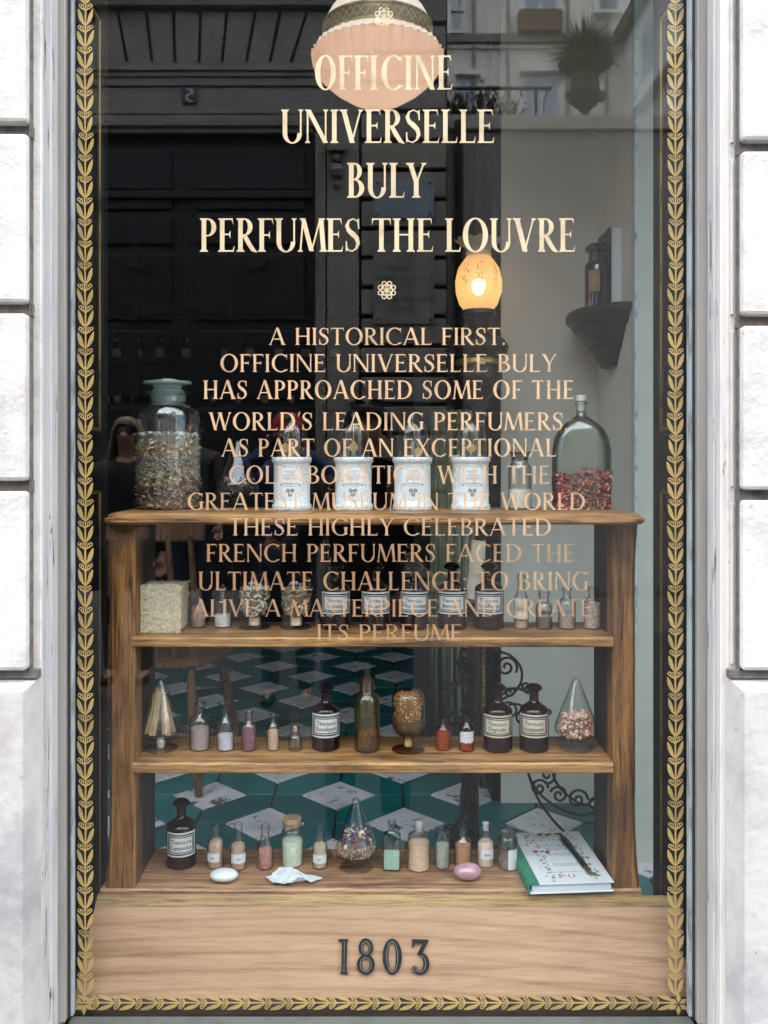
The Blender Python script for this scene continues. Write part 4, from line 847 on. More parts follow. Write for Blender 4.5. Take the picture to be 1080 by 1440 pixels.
MB().lathe([(.0001,.885*s.h),(.5*s.r,.89*s.h),(.535*s.r,.985*s.h),(.40*s.r,1.03*s.h),(.44*s.r,1.062*s.h),(.70*s.r,1.072*s.h),(.70*s.r,1.09*s.h),(.0001,1.10*s.h)],36).build('ground_collar',frost,s.root,True)
# ---- small stoppered jar -------------------------------------------------------------
s = vial(731,33,637,717,ZT,'jar',688,(.62,.60,.52),'clear jar with a grey lid and white powder in its lower third',cat='jar',name='glass_jar',k=.96)
s.stopper([(0,.86),(.66,.86),(.70,.98),(.96,1.0),(.98,1.02),(0,1.02)],smoky,'lid')
# ---- arched flask -----------------------------------------------------------------------
d_ = 1.60; fr = tag(empty('arched_flask',(XX(817.5,d_),d_-GD,ZT+.0004)),'large arch-shouldered flask half full of crimson rose petals','flask')
k_ = d_/F; prof2 = [(36.5,0),(39,3),(39.5,70),(39,84),(36.5,98),(31,110),(23,120),(14,127),(8,131),(6.8,135),(6.6,146),(8.4,147.5),(8.4,151),(6,151)]
m2 = MB(); pr = [(.05,0)]+prof2+[(5,149)]+[(max(1,a-2.2),max(2.4,b)) for a, b in prof2[:-2][::-1]]+[(.05,2.4)]
n_ = 40
for (a, b_) in pr:
    fl2 = .62 if b_ < 100 else .62+(.38*min(1,(b_-100)/31)); e = 5 if b_ < 110 else 5-3*min(1,(b_-110)/18)
    for q in range(n_):
        an = 2*math.pi*q/n_; ca, sa = math.cos(an), math.sin(an); ca = math.copysign(abs(ca)**(2/e),ca); sa = math.copysign(abs(sa)**(2/e),sa); m2.v.append((a*k_*ca, a*k_*fl2*sa, b_*k_))
for i in range(len(pr)-1):
    for q in range(n_): q2 = (q+1)%n_; m2.f.append([i*n_+q,i*n_+q2,(i+1)*n_+q2,(i+1)*n_+q])
m2.build('glass', glass('flask_glass',(.90,.92,.90),(.10,.12,.12),f0=.07,power=2.0), fr, True)
MB().lathe([(.0001,.140),(5.6/1.0*k_,.140),(7.0*k_,.153*1),(7.2*k_,160*k_*1.0),(.0001,160*k_)] and [(.0001,138*k_),(5.4*k_,138*k_),(5.8*k_,151*k_),(7.4*k_,152*k_),(7.4*k_,160*k_),(.0001,160.5*k_)],20).build('cork',M('pale_stopper',(.62,.58,.50),.7),fr,True)
pt = [mm('petal_red',(.50,.07,.06)),mm('petal_pink',(.70,.26,.20)),mm('petal_dark',(.13,.02,.025)),mm('petal_salmon',(.62,.30,.20))]
vs, fs, mi = [], [], []
for _ in range(1100):
    u = random.uniform(-1,1); top = 50+6*u+4*math.sin(u*5)
    if random.random() < .3: x_, y_, z_ = u*35*k_, random.uniform(-1,1)*21*k_, top*k_
    elif random.random() < .7: x_, y_, z_ = u*35.5*k_, -21.5*k_, random.uniform(3,top)*k_
    else: x_, y_, z_ = math.copysign(35.5,u)*k_, random.uniform(-1,1)*20*k_, random.uniform(3,top)*k_
    chip(vs, fs, mi, (x_,y_,z_), .0042*random.uniform(.6,1.2), 'flake', random.choices(range(4),[4,3,3,2])[0], 1.2)
o = pd('petals', vs, fs, pt, fr, mi=mi); o['kind'] = 'stuff'
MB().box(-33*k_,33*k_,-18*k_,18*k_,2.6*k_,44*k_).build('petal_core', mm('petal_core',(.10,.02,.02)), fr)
# ---- four speckled stone jars with glass domes ---------------------------------------------
spk = M('speckled_marble', (.74,.77,.78), .35, scale=300, col2=(.36,.40,.41), bump=.1, coat=.2)
lblm = M('jar_label', (.76,.79,.82), .45, scale=20, var=.04, bump=0)
pinkm = M('pink_print', (.62,.16,.25), .6, bump=0, var=.05); greym = M('grey_print', (.10,.12,.15), .6, bump=0, var=.05); ltp = M('light_grey_print',(.36,.38,.42),.6,bump=0)
brass = M('gold_tag', (.62,.46,.16), .3, metal=.7, scale=300, bump=.4)
jl = ['speckled stone jar under a glass dome nearest the cone jar of dark crystals','second speckled stone jar under a glass dome from the big layered jar','third speckled stone jar under a glass dome, its gold tag hanging low','speckled stone jar under a glass dome nearest the white powder jar']
for i, px in enumerate((410.5, 497, 580, 661.5)):
    d0 = F*(EYE-ZT)/(718.5-CY); r = 27/F*d0; d = d0+r; r = 27.2/F*d; h = 75/F*d - r*.09*.5
    root = tag(empty('stone_jar', (XX(px,d), d-GD, ZT+.0004)), jl[i], 'jar', 'speckled stone jars with glass domes')
    MB().lathe([(.0001,0),(r*.98,0),(r*1.02,.002),(r*1.02,.085*h),(r*.98,.11*h),(r*.935,.13*h),(r*.935,.86*h),(r*.97,.895*h),(r*1.02,.915*h),(r*1.03,.985*h),(r*1.0,h),(r*.84,h),(r*.84,h*.95),(.0001,h*.95)],40).build('jar', spk, root, True, 50)
    rl = r*.935+.0005
    def wrap(poly, rr, mat, name, par):
        return MB().add([(rr*math.sin(a/rl), -rr*math.cos(a/rl), b) for a, b in poly[0]], poly[1]).build(name, mat, par)
    def rect(x0,x1,z0,z1,n=8):
        v_ = []; f_ = []
        for q in range(n+1): a = x0+(x1-x0)*q/n; v_ += [(a,z0),(a,z1)]
        for q in range(n): f_.append([2*q,2*q+2,2*q+3,2*q+1])
        return v_, f_
    # eight-sided paper label
    wv = r*.62; v_ = []; f_ = []; n = 12
    for q in range(n+1):
        a = -wv+2*wv*q/n; e_ = max(0, abs(a)-wv*.55)*1.2; v_ += [(a,.20*h+e_),(a,.80*h-e_*.3)]
    for q in range(n): f_.append([2*q,2*q+2,2*q+3,2*q+1])
    lab = wrap((v_,f_), rl, lblm, 'label', root)
    def line(x0,x1,z,w3,mat): wrap(rect(x0*r,x1*r,(z-w3/2)*h,(z+w3/2)*h,6), rl+.0003, mat, 'print', lab)
    for zz_, ww in ((.74,.3),(.70,.18),(.655,.36)): line(-ww,ww,zz_,.012,ltp)
    tv, tf = small_text(['LES EAUX','AU LOUVRE','PARFUMS','SENTEURS'][i] if False else 'PARFUM', .0062)
    wrap(([(a,b+.58*h) for a,b in tv],tf), rl+.0004, pinkm, 'lettering', lab)
    line(-.40,.40,.50,.012,greym); line(-.30,.30,.46,.010,ltp); line(-.52,-.44,.48,.03,greym); line(.44,.52,.48,.03,greym)
    for (cx_, cz_) in ((-.11,.375),(.11,.375),(0,.30)):
        v_ = []; f_ = []; rr0, rr1 = .10*r, .055*r
        for q in range(14): an = 6.2832*q/14; v_ += [(cx_*r+rr0*math.cos(an),cz_*h+rr0*math.sin(an)),(cx_*r+rr1*math.cos(an),cz_*h+rr1*math.sin(an))]
        for q in range(14): e2 = (q+1)%14; f_.append([2*q,2*e2,2*e2+1,2*q+1])
        v_ += [(cx_*r+.03*r*math.cos(6.2832*q/6),cz_*h+.03*r*math.sin(6.2832*q/6)) for q in range(6)]; f_.append([28+q for q in range(6)])
        wrap((v_,f_), rl+.0004, greym, 'emblem', lab)
    # glass dome with knob
    rd = r*.82; b0 = h*.955; H_ = 58/F*d
    MB().lathe([(rd*.98,0),(rd,.002),(rd,H_*.52),(rd*.94,H_*.70),(rd*.74,H_*.86),(rd*.42,H_*.95),(rd*.14,H_*.985),(rd*.11,H_*1.02),(rd*.20,H_*1.06),(rd*.22,H_*1.10),(rd*.12,H_*1.15),(.0001,H_*1.16)],32,c=(0,0,b0)).build('dome', clear2, root, True)
    tx = (-.30,.02,.28,.0)[i]*r; tz_ = b0+H_*(.28,.30,.18,.28)[i]; m2 = MB(); n = 18; rt = 6.3/F*d
    for y_ in (-.0006,.0006):
        for q in range(n): m2.v.append((tx+rt*math.cos(6.2832*q/n), -rd*.55+y_, tz_+rt*math.sin(6.2832*q/n)))
    m2.f = [list(range(n)),[n+q for q in range(n)][::-1]]+[[q,n+q,n+(q+1)%n,(q+1)%n] for q in range(n)]
    m2.build('gold_tag', brass, root)
    MB().tube([(tx,-rd*.55,tz_+rt),(tx*.5,-rd*.4,tz_+rt*2.4),(0,0,b0+H_*.97)],.0004,4).build('tag_string', brass, root)
    MB().lathe([(.0001,h*.955),(rd*.30,h*.955),(rd*.34,h*1.0),(rd*.18,h*1.04),(rd*.14,h*1.3),(.0001,h*1.3)],16).build('sprayer', M('silver_nozzle',(.5,.5,.5),.25,metal=1,bump=0) , root, True)
# ---- loofah block -----------------------------------------------------------------------------
lf = M('loofah_fibre',(.80,.70,.50),.9,scale=160,var=.35,bump=.4); d_ = 1.565
lo_ = tag(empty('loofah_block',(XX(226,d_),d_-GD,Z2+.001)),'shaggy straw coloured cube of loofah fibre at the left end','loofah block')
hw_, hd_, hz_ = 35/F*d_, .038, 67/F*d_*.97
MB().box(-hw_*.95,hw_*.93,-hd_*.0-.03,.04,.001,hz_*.96).build('core', M('loofah_core',(.62,.52,.35),.9,scale=200,bump=.8), lo_, bevel=.004)
vs, fs, mi = [], [], []
for _ in range(4200):
    f_ = random.random(); tpr = lambda z: .93+.07*z/hz_
    if f_ < .66: p = (random.uniform(-1,1)*hw_, -.0305, random.uniform(0,hz_)); nn = Vector((0,-1,0))
    elif f_ < .86: p = (random.uniform(-1,1)*hw_, random.uniform(-.03,.04), hz_*.965); nn = Vector((0,0,1))
    else: sg = random.choice((-1,1)); p = (sg*hw_*.955, random.uniform(-.03,.04), random.uniform(0,hz_)); nn = Vector((sg,0,0))
    p = Vector((p[0]*tpr(p[2]), p[1], p[2])); dirn = Vector((random.gauss(0,1),random.gauss(0,1),random.gauss(0,1))); dirn = (dirn-nn*dirn.dot(nn)).normalized(); sd = nn.cross(dirn)*.0003; l_ = random.uniform(.002,.0045)
    b_ = len(vs); o1 = nn*random.uniform(.0,.0022); o2 = nn*random.uniform(.0006,.0034)
    for q in (p-dirn*l_+o1-sd, p-dirn*l_+o1+sd, p+o2+sd*1.4, p+o2-sd*1.4, p+dirn*l_+o1*.5+sd, p+dirn*l_+o1*.5-sd): vs.append(tuple(q))
    fs += [[b_,b_+1,b_+2,b_+3],[b_+3,b_+2,b_+4,b_+5]]
o = pd('fibres', vs, fs, lf, lo_); o['kind'] = 'stuff'
# ---- stones -------------------------------------------------------------------------------------
def pebble(name, label, cat, px, py_top, py_bot, wpx, mat, flat=.5, z=Z4, dep=None, rough=0):
    d0 = F*(EYE-z)/(py_bot-CY); r = wpx/2/F*d0; dp = dep or r*.7; d = d0+dp*.6
    bm_ = bmesh.new(); bmesh.ops.create_icosphere(bm_, subdivisions=4, radius=1); hz = flat*r
    for v_ in bm_.verts:
        n2 = 1+rough*(.5*math.sin(v_.co.x*5+1)+.3*math.sin(v_.co.y*7+v_.co.x*3)+.4*math.sin(v_.co.z*6+v_.co.x*4)); v_.co = Vector((v_.co.x*r*n2, v_.co.y*dp*n2, v_.co.z*hz*n2))
    zmin = min(v_.co.z for v_ in bm_.verts)
    for v_ in bm_.verts: v_.co.z -= zmin
    me = bpy.data.meshes.new(name); bm_.to_mesh(me); bm_.free(); me.polygons.foreach_set('use_smooth',[True]*len(me.polygons))
    o = link(name, me, mat); o.location = (XX(px,d), d-GD, z+.0003); tag(o, label, cat); return o
pebble('white_pebble','smooth white egg-shaped pebble in front of the pair of small labelled bottles','stone',315,1221,1243,40,M('white_stone',(.62,.65,.66),.3,var=.1,scale=8,bump=.1,coat=.4),.42)
qz = pebble('crystal_slab','jagged translucent white crystal slab lying in front of the cork-lidded jar','crystal',408,1212,1245,74,M('white_crystal',(.62,.66,.72),.35,var=.18,scale=40,bump=.6,bscale=160),.34,dep=.020,rough=0)
for v_ in qz.data.vertices:
    a = math.atan2(v_.co.y, v_.co.x); f_ = 1+.12*math.sin(3*a+.6)+.09*math.sin(5*a+2)+.05*math.sin(9*a)+.05*math.sin(17*a+1)+.03*math.sin(29*a); v_.co.x *= f_; v_.co.y *= f_; top_ = .0135+.0022*math.floor(2.5*math.sin(v_.co.x*90+v_.co.y*60+1))-.10*abs(v_.co.x+.01); v_.co.z = min(v_.co.z*1.3, max(.005,top_))+random.uniform(-.0003,.0003)
qz.data.polygons.foreach_set('use_smooth',[False]*len(qz.data.polygons))
pk = M('rose_quartz',(.50,.28,.33),.15,var=.25,scale=30,bump=.05,coat=.7); pk.node_tree.nodes['Principled BSDF'].inputs['Subsurface Weight'].default_value = .4; pk.node_tree.nodes['Principled BSDF'].inputs['Subsurface Radius'].default_value = (.01,.006,.006); pk.node_tree.nodes['Principled BSDF'].inputs['Subsurface Scale'].default_value = 1
pebble('rose_quartz','polished pink oval stone lying in front of the orange brown bottle','stone',657.5,1212,1241,39,pk,.60)
# ---- book with a black knife ----------------------------------------------------------------------
dB = 1.482; bw_ = 120/F*dB; dl = .205; bh = .0165
bk = tag(empty('book',(XX(805,dB),dB-GD,Z4+.0005)),'white flower-printed hardback with a green spine lying flat on the bottom board','book'); bk.rotation_euler.z = R(4)
cov = M('book_cover_white',(.66,.69,.72),.35,var=.03,scale=10,bump=0); grn = M('green_cloth_spine',(.03,.20,.12),.7,scale=300,bump=.4); pg = M('page_edges',(.60,.64,.72),.8,scale=3,var=.15,stretch=(1,1,500),bump=.3)
m2 = MB(); m2.box(-bw_/2,bw_/2,0,dl,0,.0018).build('back_cover',cov,bk,bevel=.0005)
MB().box(-bw_/2+.003,bw_/2-.004,.003,dl-.003,.0020,bh-.0020).build('pages',pg,bk,bevel=.0008)
top = MB().box(-bw_/2+.016,bw_/2,0,dl,bh-.0018,bh).build('front_cover',cov,bk,bevel=.0005)
MB().box(-bw_/2-.001,-bw_/2+.0155,-.0002,dl+.0002,bh-.0018,bh+.0002).build('spine_cloth',grn,bk,bevel=.0003)
MB().box(-bw_/2-.0035,-bw_/2-.0012,-.0002,dl+.0002,-.0001,bh+.0002).build('spine',grn,bk,bevel=.001)
def flatp(vs2, fs2, mat, name, par, zoff=.0003): return MB().add([(a,b,bh+zoff) for a, b in vs2], fs2).build(name, mat, par)
bi = M('book_blue_grey_ink',(.17,.22,.27),.6,bump=0)
for t_, yy, sz_ in (('AN ATLAS',.163,.0082),('OF',.1525,.0036),('NATURAL',.139,.0088),('BEAUTY',.1235,.0088)):
    L_, w2 = text_polys(t_, T=.13, t=.05, K=.95, gap=.13); sx = sz_
    m2 = MB()
    for v_, f_ in L_: m2.add([((a-w2/2)*sx+.008, yy+c*sz_*1.35, bh+.0003) for a, c in v_], f_)
    m2.build('lettering', bi, top)
for yy in (.113,.109,.105,.072,.068,.064): flatp([(-.014,yy),(.030,yy),(.030,yy+.0010),(-.014,yy+.0010)],[[0,1,2,3]],ltp,'printed_line',top)
fx0, fx1, fy0, fy1 = -.024, .041, .040, .182
flatp([(fx0,fy0),(fx1,fy0),(fx1,fy0+.0009),(fx0,fy0+.0009),(fx0,fy1-.0009),(fx1,fy1-.0009),(fx1,fy1),(fx0,fy1),(fx0+.0007,fy0),(fx0+.0007,fy1),(fx1-.0007,fy0),(fx1-.0007,fy1)],[[0,1,2,3],[4,5,6,7],[0,8,9,7],[10,1,6,11]],greym,'printed_frame',top)
inks = [M('print_'+n, c, .6, bump=0) for n, c in (('crimson',(.42,.03,.05)),('leaf',(.08,.20,.08)),('dark',(.02,.03,.03)),('rose',(.55,.20,.22)),('sage',(.22,.30,.20)),('ochre',(.45,.30,.10)))]
vs, fs, mi = [], [], []
def lf2(x_, y_, l_, w2, a, m):
    b_ = len(vs); c_, s_ = math.cos(a), math.sin(a); zq = bh+.0005+.00002*(len(fs)%40)
    for u, v2 in ((0,0),(.5,-.5),(1,0),(.5,.5)): vs.append((x_+u*l_*c_-v2*w2*s_, y_+u*l_*s_+v2*w2*c_, zq))
    fs.append([b_,b_+1,b_+2,b_+3]); mi.append(m)
for _ in range(150):
    sd = random.choice('LLRRTTB')
    if sd == 'L': x_, y_ = random.gauss(-.031,.006), random.uniform(.03,.19)
    elif sd == 'R': x_, y_ = random.gauss(.047,.005), random.uniform(.02,.19)
    elif sd == 'T': x_, y_ = random.uniform(-.03,.05), random.gauss(.19,.004)
    else: x_, y_ = random.choice((random.uniform(-.035,-.005),random.uniform(.04,.052))), random.gauss(.026,.005)
    x_ = max(-.040,min(.052,x_)); lf2(x_, min(y_,.196), random.uniform(.004,.011), random.uniform(.002,.004), random.uniform(0,6.28), random.choices(range(6),[1,5,5,1,4,2])[0])
for (x_, y_, m) in ((-.032,.120,0),(-.012,.117,0),(.006,.190,0),(-.006,.192,2),(.028,.193,2),(.012,.193,0),(.043,.135,5)):
    for k in range(7): lf2(x_, y_, .0055, .004, k*.9, m)
o = pd('printed_flowers', vs, fs, inks, top, mi=mi)
v_, f_ = [], []
for q in range(16): an = 3.14+3.14*q/15; v_ += [(.006+.006*math.cos(an), .026+.007*math.sin(an)),(.006+.0045*math.cos(an), .026+.0055*math.sin(an))]
for q in range(15): f_.append([2*q,2*q+2,2*q+3,2*q+1])
v_ += [(.0,.026),(.003,.032),(.003,.026),(.009,.026),(.009,.032),(.012,.026)]; f_ += [[32,34,33],[35,37,36]]; flatp(v_, f_, inks[0], 'emblem', top)
kn = tag(empty('folding_knife',(bk.location.x+.036,bk.location.y+.03,Z4+bh+.002)),'black slender knife lying diagonally across the flower-printed book','knife'); kn.rotation_euler.z = R(7)
km = M('black_horn',(.012,.012,.012),.3,bump=.1)
m2 = MB(); m2.lathe([(.0001,-.001),(.0050,0),(.0056,.020),(.0052,.060),(.0066,.085),(.0074,.105),(.0060,.118),(.0001,.122)],12,1,.7)
m2.v = [(a, c+.02, b+.0030) for a, b, c in m2.v]; m2.f = [f[::-1] for f in m2.f]; m2.build('handle', km, kn, True)
m2 = MB(); m2.lathe([(.0001,-.003),(.0038,-.002),(.0042,.004),(.0042,.018),(.0001,.0185)],12,1,.75); m2.v = [(a, c, b+.0032) for a, b, c in m2.v]; m2.f = [f[::-1] for f in m2.f]; m2.build('ferrule', M('aged_brass',(.18,.15,.07),.35,metal=.8), kn, True)
MB().box(-.003,.003,.142,.160,.0015,.0045).build('blade_tip', km, kn, bevel=.001)
# ------------------------------------------------------------------ bracket shelf, bottle and book on the green side wall
dk = M('dark_mahogany',(.009,.005,.004),.45,scale=30,var=.4,bump=.1,spec=.3)
zs_ = ZZ(440,2.8); cyb = 2.80-GD
brk = tag(empty('bracket_shelf',(xS,cyb,zs_)),'dark carved half-round bracket on the green side wall','bracket shelf')
def halfl(prof, name, mat, y=.24):
    m2 = MB(); n = 20
    for (r, z_) in prof:
        for q in range(n+1): a = math.pi/2+math.pi*q/n; m2.v.append((r*.67*math.cos(a), min(.22,r*1.0)*math.sin(a)*1.0, z_))
    for i in range(len(prof)-1):
        for q in range(n): m2.f.append([i*(n+1)+q,i*(n+1)+q+1,(i+1)*(n+1)+q+1,(i+1)*(n+1)+q])
    m2.f.append(list(range(n+1))[::-1]); m2.f.append([(len(prof)-1)*(n+1)+q for q in range(n+1)]); return m2.build(name, mat, brk, True, 30)
halfl([(.205,0),(.213,-.006),(.213,-.022),(.200,-.032),(.188,-.040)][::-1],'top',dk)
halfl([(.186,-.041),(.180,-.052),(.150,-.062),(.146,-.072),(.132,-.082),(.128,-.095),(.112,-.106),(.108,-.118),(.088,-.132),(.080,-.145),(.062,-.158),(.055,-.172),(.02,-.176)][::-1],'carved_corbel',dk)
def plain_bottle(loc, r, h, label, lm, group=None):
    root = tag(empty('apothecary_bottle', loc), label, 'bottle', group)
    MB().lathe([(.0001,0),(r,0),(r,.62*h),(r*.92,.68*h),(r*.72,.72*h),(r*.72,.80*h)],28).build('body', dk2, root, True)
    MB().lathe([(.0001,.80*h),(r*.66,.80*h),(r*.66,.84*h),(r*.95,.87*h),(r*1.0,.91*h),(r*.75,.97*h),(.0001,h)],28).build('stopper', dk2, root, True)
    m2 = MB(); a0, a1 = -1.0, -.1
    for q in range(7): a = a0+(a1-a0)*q/6; m2.v += [(r*1.01*math.sin(a),-r*1.01*math.cos(a),.24*h),(r*1.01*math.sin(a),-r*1.01*math.cos(a),.56*h)]
    m2.f = [[2*q,2*q+2,2*q+3,2*q+1] for q in range(6)]; m2.build('label', lm, root, True); return root
dk2 = M('very_dark_brown_glass',(.020,.006,.005),.08,bump=0,coat=.6)
plain_bottle((XX(841,2.74),2.74-GD,zs_+.001),.041,.205,'dark brown stoppered bottle with a tan label standing on the carved bracket',M('tan_label',(.34,.22,.10),.7))
b2 = tag(empty('slip_case',(XX(871,2.70),2.70-GD,zs_+.001)),'white-edged black book standing upright on the carved bracket beside the dark bottle','book'); b2.rotation_euler.z = R(0)
MB().box(-.028,-.024,0,.15,0,.245).build('cover',black,b2); MB().box(.012,.016,0,.15,0,.245).build('cover',black,b2); MB().box(-.0235,.0115,.004,.146,.003,.242).build('pages',M('blue_white_pages',(.76,.80,.84),.8,var=.08,scale=40),b2)
# ------------------------------------------------------------------ hanging opal lamp
dl_ = 2.3; kl = dl_/F; cl = tag(empty('hanging_lamp',(XX(531,dl_),dl_-GD,ZZ(60,dl_))),'big opal glass ceiling lamp with a pierced brass band and ribbed peach bowl','ceiling lamp')
def lz2(py): return (60-py)*kl
def ribbed(prof, name, mat, n=120, ribs=44, amp=.028, scal=0):
    m2 = MB(); 
    for (r, py, am) in prof:
        for q in range(n):
            a = 2*math.pi*q/n; rr = r*kl*(1+am*amp*abs(math.sin(a*ribs/2))); m2.v.append((rr*math.cos(a), rr*math.sin(a), lz2(py)+(scal*kl*math.cos(a*ribs) if am < 0 else 0)))
    for i in range(len(prof)-1):
        for q in range(n): q2 = (q+1)%n; m2.f.append([i*n+q,i*n+q2,(i+1)*n+q2,(i+1)*n+q])
    return m2.build(name, mat, cl, True, 60)
opw = opal('opal_white',(.86,.83,.80),.06,.2,.55,.02); opp = opal('opal_peach',(.78,.54,.42),.08,.18,.5,.015)
ribbed([(.1,151,0),(12,149,0),(40,139,.3),(62,124,1),(77,108,2),(85,92,3),(87,78,3)],'bowl',opp)
ribbed([(87,78,-1),(89,73,-1),(87,69,-1),(82,67,0),(78,64,0)],'scalloped_rim',opw,scal=1.2)
ribbed([(74,40,0),(72,30,0),(66,19,0),(57,8,0),(46,-1,0),(30,-9,0),(8,-14,0)],'upper_dome',opw)
brs = M('lamp_brass',(.50,.38,.19),.4,metal=.2,scale=60,var=.4,bump=.2)
ribbed([(77,64,0),(79,63,0),(79,60,0),(77,59,0),(76,43,0),(78,42,0),(78,39,0),(73,38,0)],'brass_band',brs)
m2 = MB(); n = 44
for q in range(n):
    for sg in (-1,1):
        p_ = []
        for e in range(3):
            a = 2*math.pi*(q+sg*(e/2-.5)*1.0)/n; rr = (77.6-.5*e)*kl; p_.append((rr*math.cos(a), rr*math.sin(a), lz2(58-e*7.5)))
        m2.tube(p_, .0011, 4)
m2.build('band_lattice', M('bright_brass',(.78,.66,.42),.4,metal=.2,bump=0), cl)
MB().lathe([(.012,0),(.012,1.0)],12,c=(0,0,lz2(-13))).build('rod', brs, cl, True)
pl = bpy.data.lights.new('ceiling_bulb','POINT'); pl.energy = .095; pl.shadow_soft_size = .05; pl.color = (1,.93,.84); po = bpy.data.objects.new('ceiling_bulb',pl); C.objects.link(po); po.parent = cl; po.location = (0,0,lz2(72))
# ------------------------------------------------------------------ wrought iron lamp stand with a lit globe
dg_ = 2.72; kg = dg_/F; xg, yg = XX(673,dg_), dg_-GD; zg = zf
st = tag(empty('lamp_stand',(xg,yg,zg)),'wrought iron standing lamp with scrolls and a lit etched glass globe','standing lamp')
def sz(py): return ZZ(py,dg_)-zg
bronze = M('old_bronze',(.035,.028,.02),.35,metal=.6,scale=60,var=.5,bump=.8,bscale=90,bdist=.004)
MB().lathe([(r*kg,sz(y)) for r, y in ((2,435),(24,437),(25,443),(20,447),(18,458),(15,463),(20,470),(36,478),(42,488),(40,497),(31,503),(31,506))],36).build('burner_cup', bronze, st, True, 50)
MB().lathe([(r*kg,sz(y)) for r, y in ((31,506),(33,510),(33,513),(30,516))],36).build('gilt_ring', gilt, st, True)
MB().lathe([(r*kg,sz(y)) for r, y in ((30,516),(34,530),(32,541),(21,553),(13,563),(14,568),(9,576),(12,585),(8,592),(6,606),(6,700),(9,712),(6,724),(6,1086),(.1,1087))],32).build('column', bronze, st, True, 50)
gp = [(20,437),(27,428),(32,412),(33,396),(29,378),(21,366),(17,361),(18,357)]
gm_ = opal('etched_globe',(.90,.66,.38),.42,.25,.45,.03)
t_ = gm_.node_tree; 
MB().lathe([(r*kg,sz(y)) for r, y in gp],40).build('globe', gm_, st, True)
m2 = MB(); n = 64
for i, (r, y) in enumerate(((17,361),(16,355),(19,348),(27,342),(33,338))):
    for q in range(n): a = 6.2832*q/n; rr = r*kg*(1+(.05*i/4)*math.cos(a*12)); m2.v.append((rr*math.cos(a),rr*math.sin(a),sz(y)+.003*(i/4)*math.cos(a*12)))
for i in range(4):
    for q in range(n): m2.f.append([i*n+q,i*n+(q+1)%n,(i+1)*n+(q+1)%n,(i+1)*n+q])
m2.build('fluted_chimney', opal('frosted_grey',(.62,.56,.48),.35,.3,.7), st, True)
# engraved sprays on the globe
m2 = MB()
for a0 in (-2.3,-1.57,-.85,0,1.2,2.4,3.3):
    for j in range(22):
        a = a0+random.uniform(-.26,.26)*(1-j/30); y_ = 385+j*1.5+random.uniform(-3,3)-10; r = None
        for (r0,y0),(r1,y1) in zip(gp[:-1],gp[1:]):
            if y1 <= y_ <= y0: r = r0+(r1-r0)*(y0-y_)/(y0-y1)
        if not r: continue
        rr = r*kg*1.006; l_ = .035; c_ = lambda da, dz: (rr*math.cos(a+da), rr*math.sin(a+da), sz(y_)+dz)
        tl = random.uniform(-.003,.003); m2.add([c_(-l_,-.001),c_(0,-.0035+tl),c_(l_,.001),c_(0,.0035+tl)],[[0,1,2,3]])
m2.build('etched_sprays', M('etched_brown',(.30,.20,.09),.6,bump=0), st)
MB().lathe([(.001,-.024),(.012,-.02),(.019,-.004),(.021,.008),(.016,.020),(.001,.027)],20,c=(0,0,sz(404))).build('bulb', emis('bulb_glow',(1,.74,.42),2.2), st, True)
ql = bpy.data.lights.new('globe_bulb','POINT'); ql.energy = .014; ql.shadow_soft_size = .03; ql.color = (1,.70,.40); qo = bpy.data.objects.new('globe_bulb',ql); C.objects.link(qo); qo.parent = st; qo.location = (0,-.0,sz(402))
def spiral(cx_, cy_, r0, a0, turns, sgn=1, n=26, y=0.0, shrink=.12, d=dg_):
    pts = []
    for i in range(n+1):
        t = i/n; a = R(a0)+sgn*t*turns*6.2832; r = r0*(1-t*(1-shrink)); pts.append(((cx_+r*math.cos(a)), y, cy_-r*math.sin(a)))
    return pts     # in px
def itube(m2, pts, r, n=6):
    """pts: (px, depth offset, py) tuples or (px, py)"""
    q = []
    for p in pts:
        if len(p) == 2: p = (p[0], 0, p[1])
        q.append((XX(p[0],dg_)-xg, p[1], sz(p[2])))
    m2.tube(q, r, n)
def smooth(pts, n=8):
    out = []
    P = [pts[0]]+list(pts)+[pts[-1]]
    for i in range(1, len(P)-2):
        for k in range(n):
            t = k/n; out.append(tuple(.5*((2*P[i][j])+(-P[i-1][j]+P[i+1][j])*t+(2*P[i-1][j]-5*P[i][j]+4*P[i+1][j]-P[i+2][j])*t*t+(-P[i-1][j]+3*P[i][j]-3*P[i+1][j]+P[i+2][j])*t**3) for j in range(2)))
    out.append(tuple(pts[-1])); return out
def scroll(name, paths, r=.0042):
    m2 = MB()
    for p in paths: itube(m2, p, r)
    return m2.build(name, iron, st, True)
scroll('arched_scroll', [smooth([(632,1052),(627,1030),(626,1000),(633,975),(650,958),(662,962)]), spiral(634,968,9,200,1.3,-1), spiral(641,1012,11,90,1.5), spiral(640,1040,8,270,1.2,-1)], .0045)
scroll('upper_scroll', [smooth([(688,905),(700,915),(718,922),(732,938),(733,958),(722,975),(704,985),(690,1002)]), spiral(712,938,16,330,1.7), spiral(716,972,8,30,1.3,-1), smooth([(690,1002),(705,978),(725,968),(744,975)]), spiral(738,966,8,270,1.2)], .0042)
scroll('middle_scroll', [smooth([(694,975),(720,968),(745,975),(760,995),(765,1012)]), spiral(771,1002,5,180,1.2,-1), spiral(716,1000,15,200,1.5,-1), spiral(735,1010,12,20,1.4), smooth([(700,1010),(720,990),(742,1000),(735,1030)])], .0040)
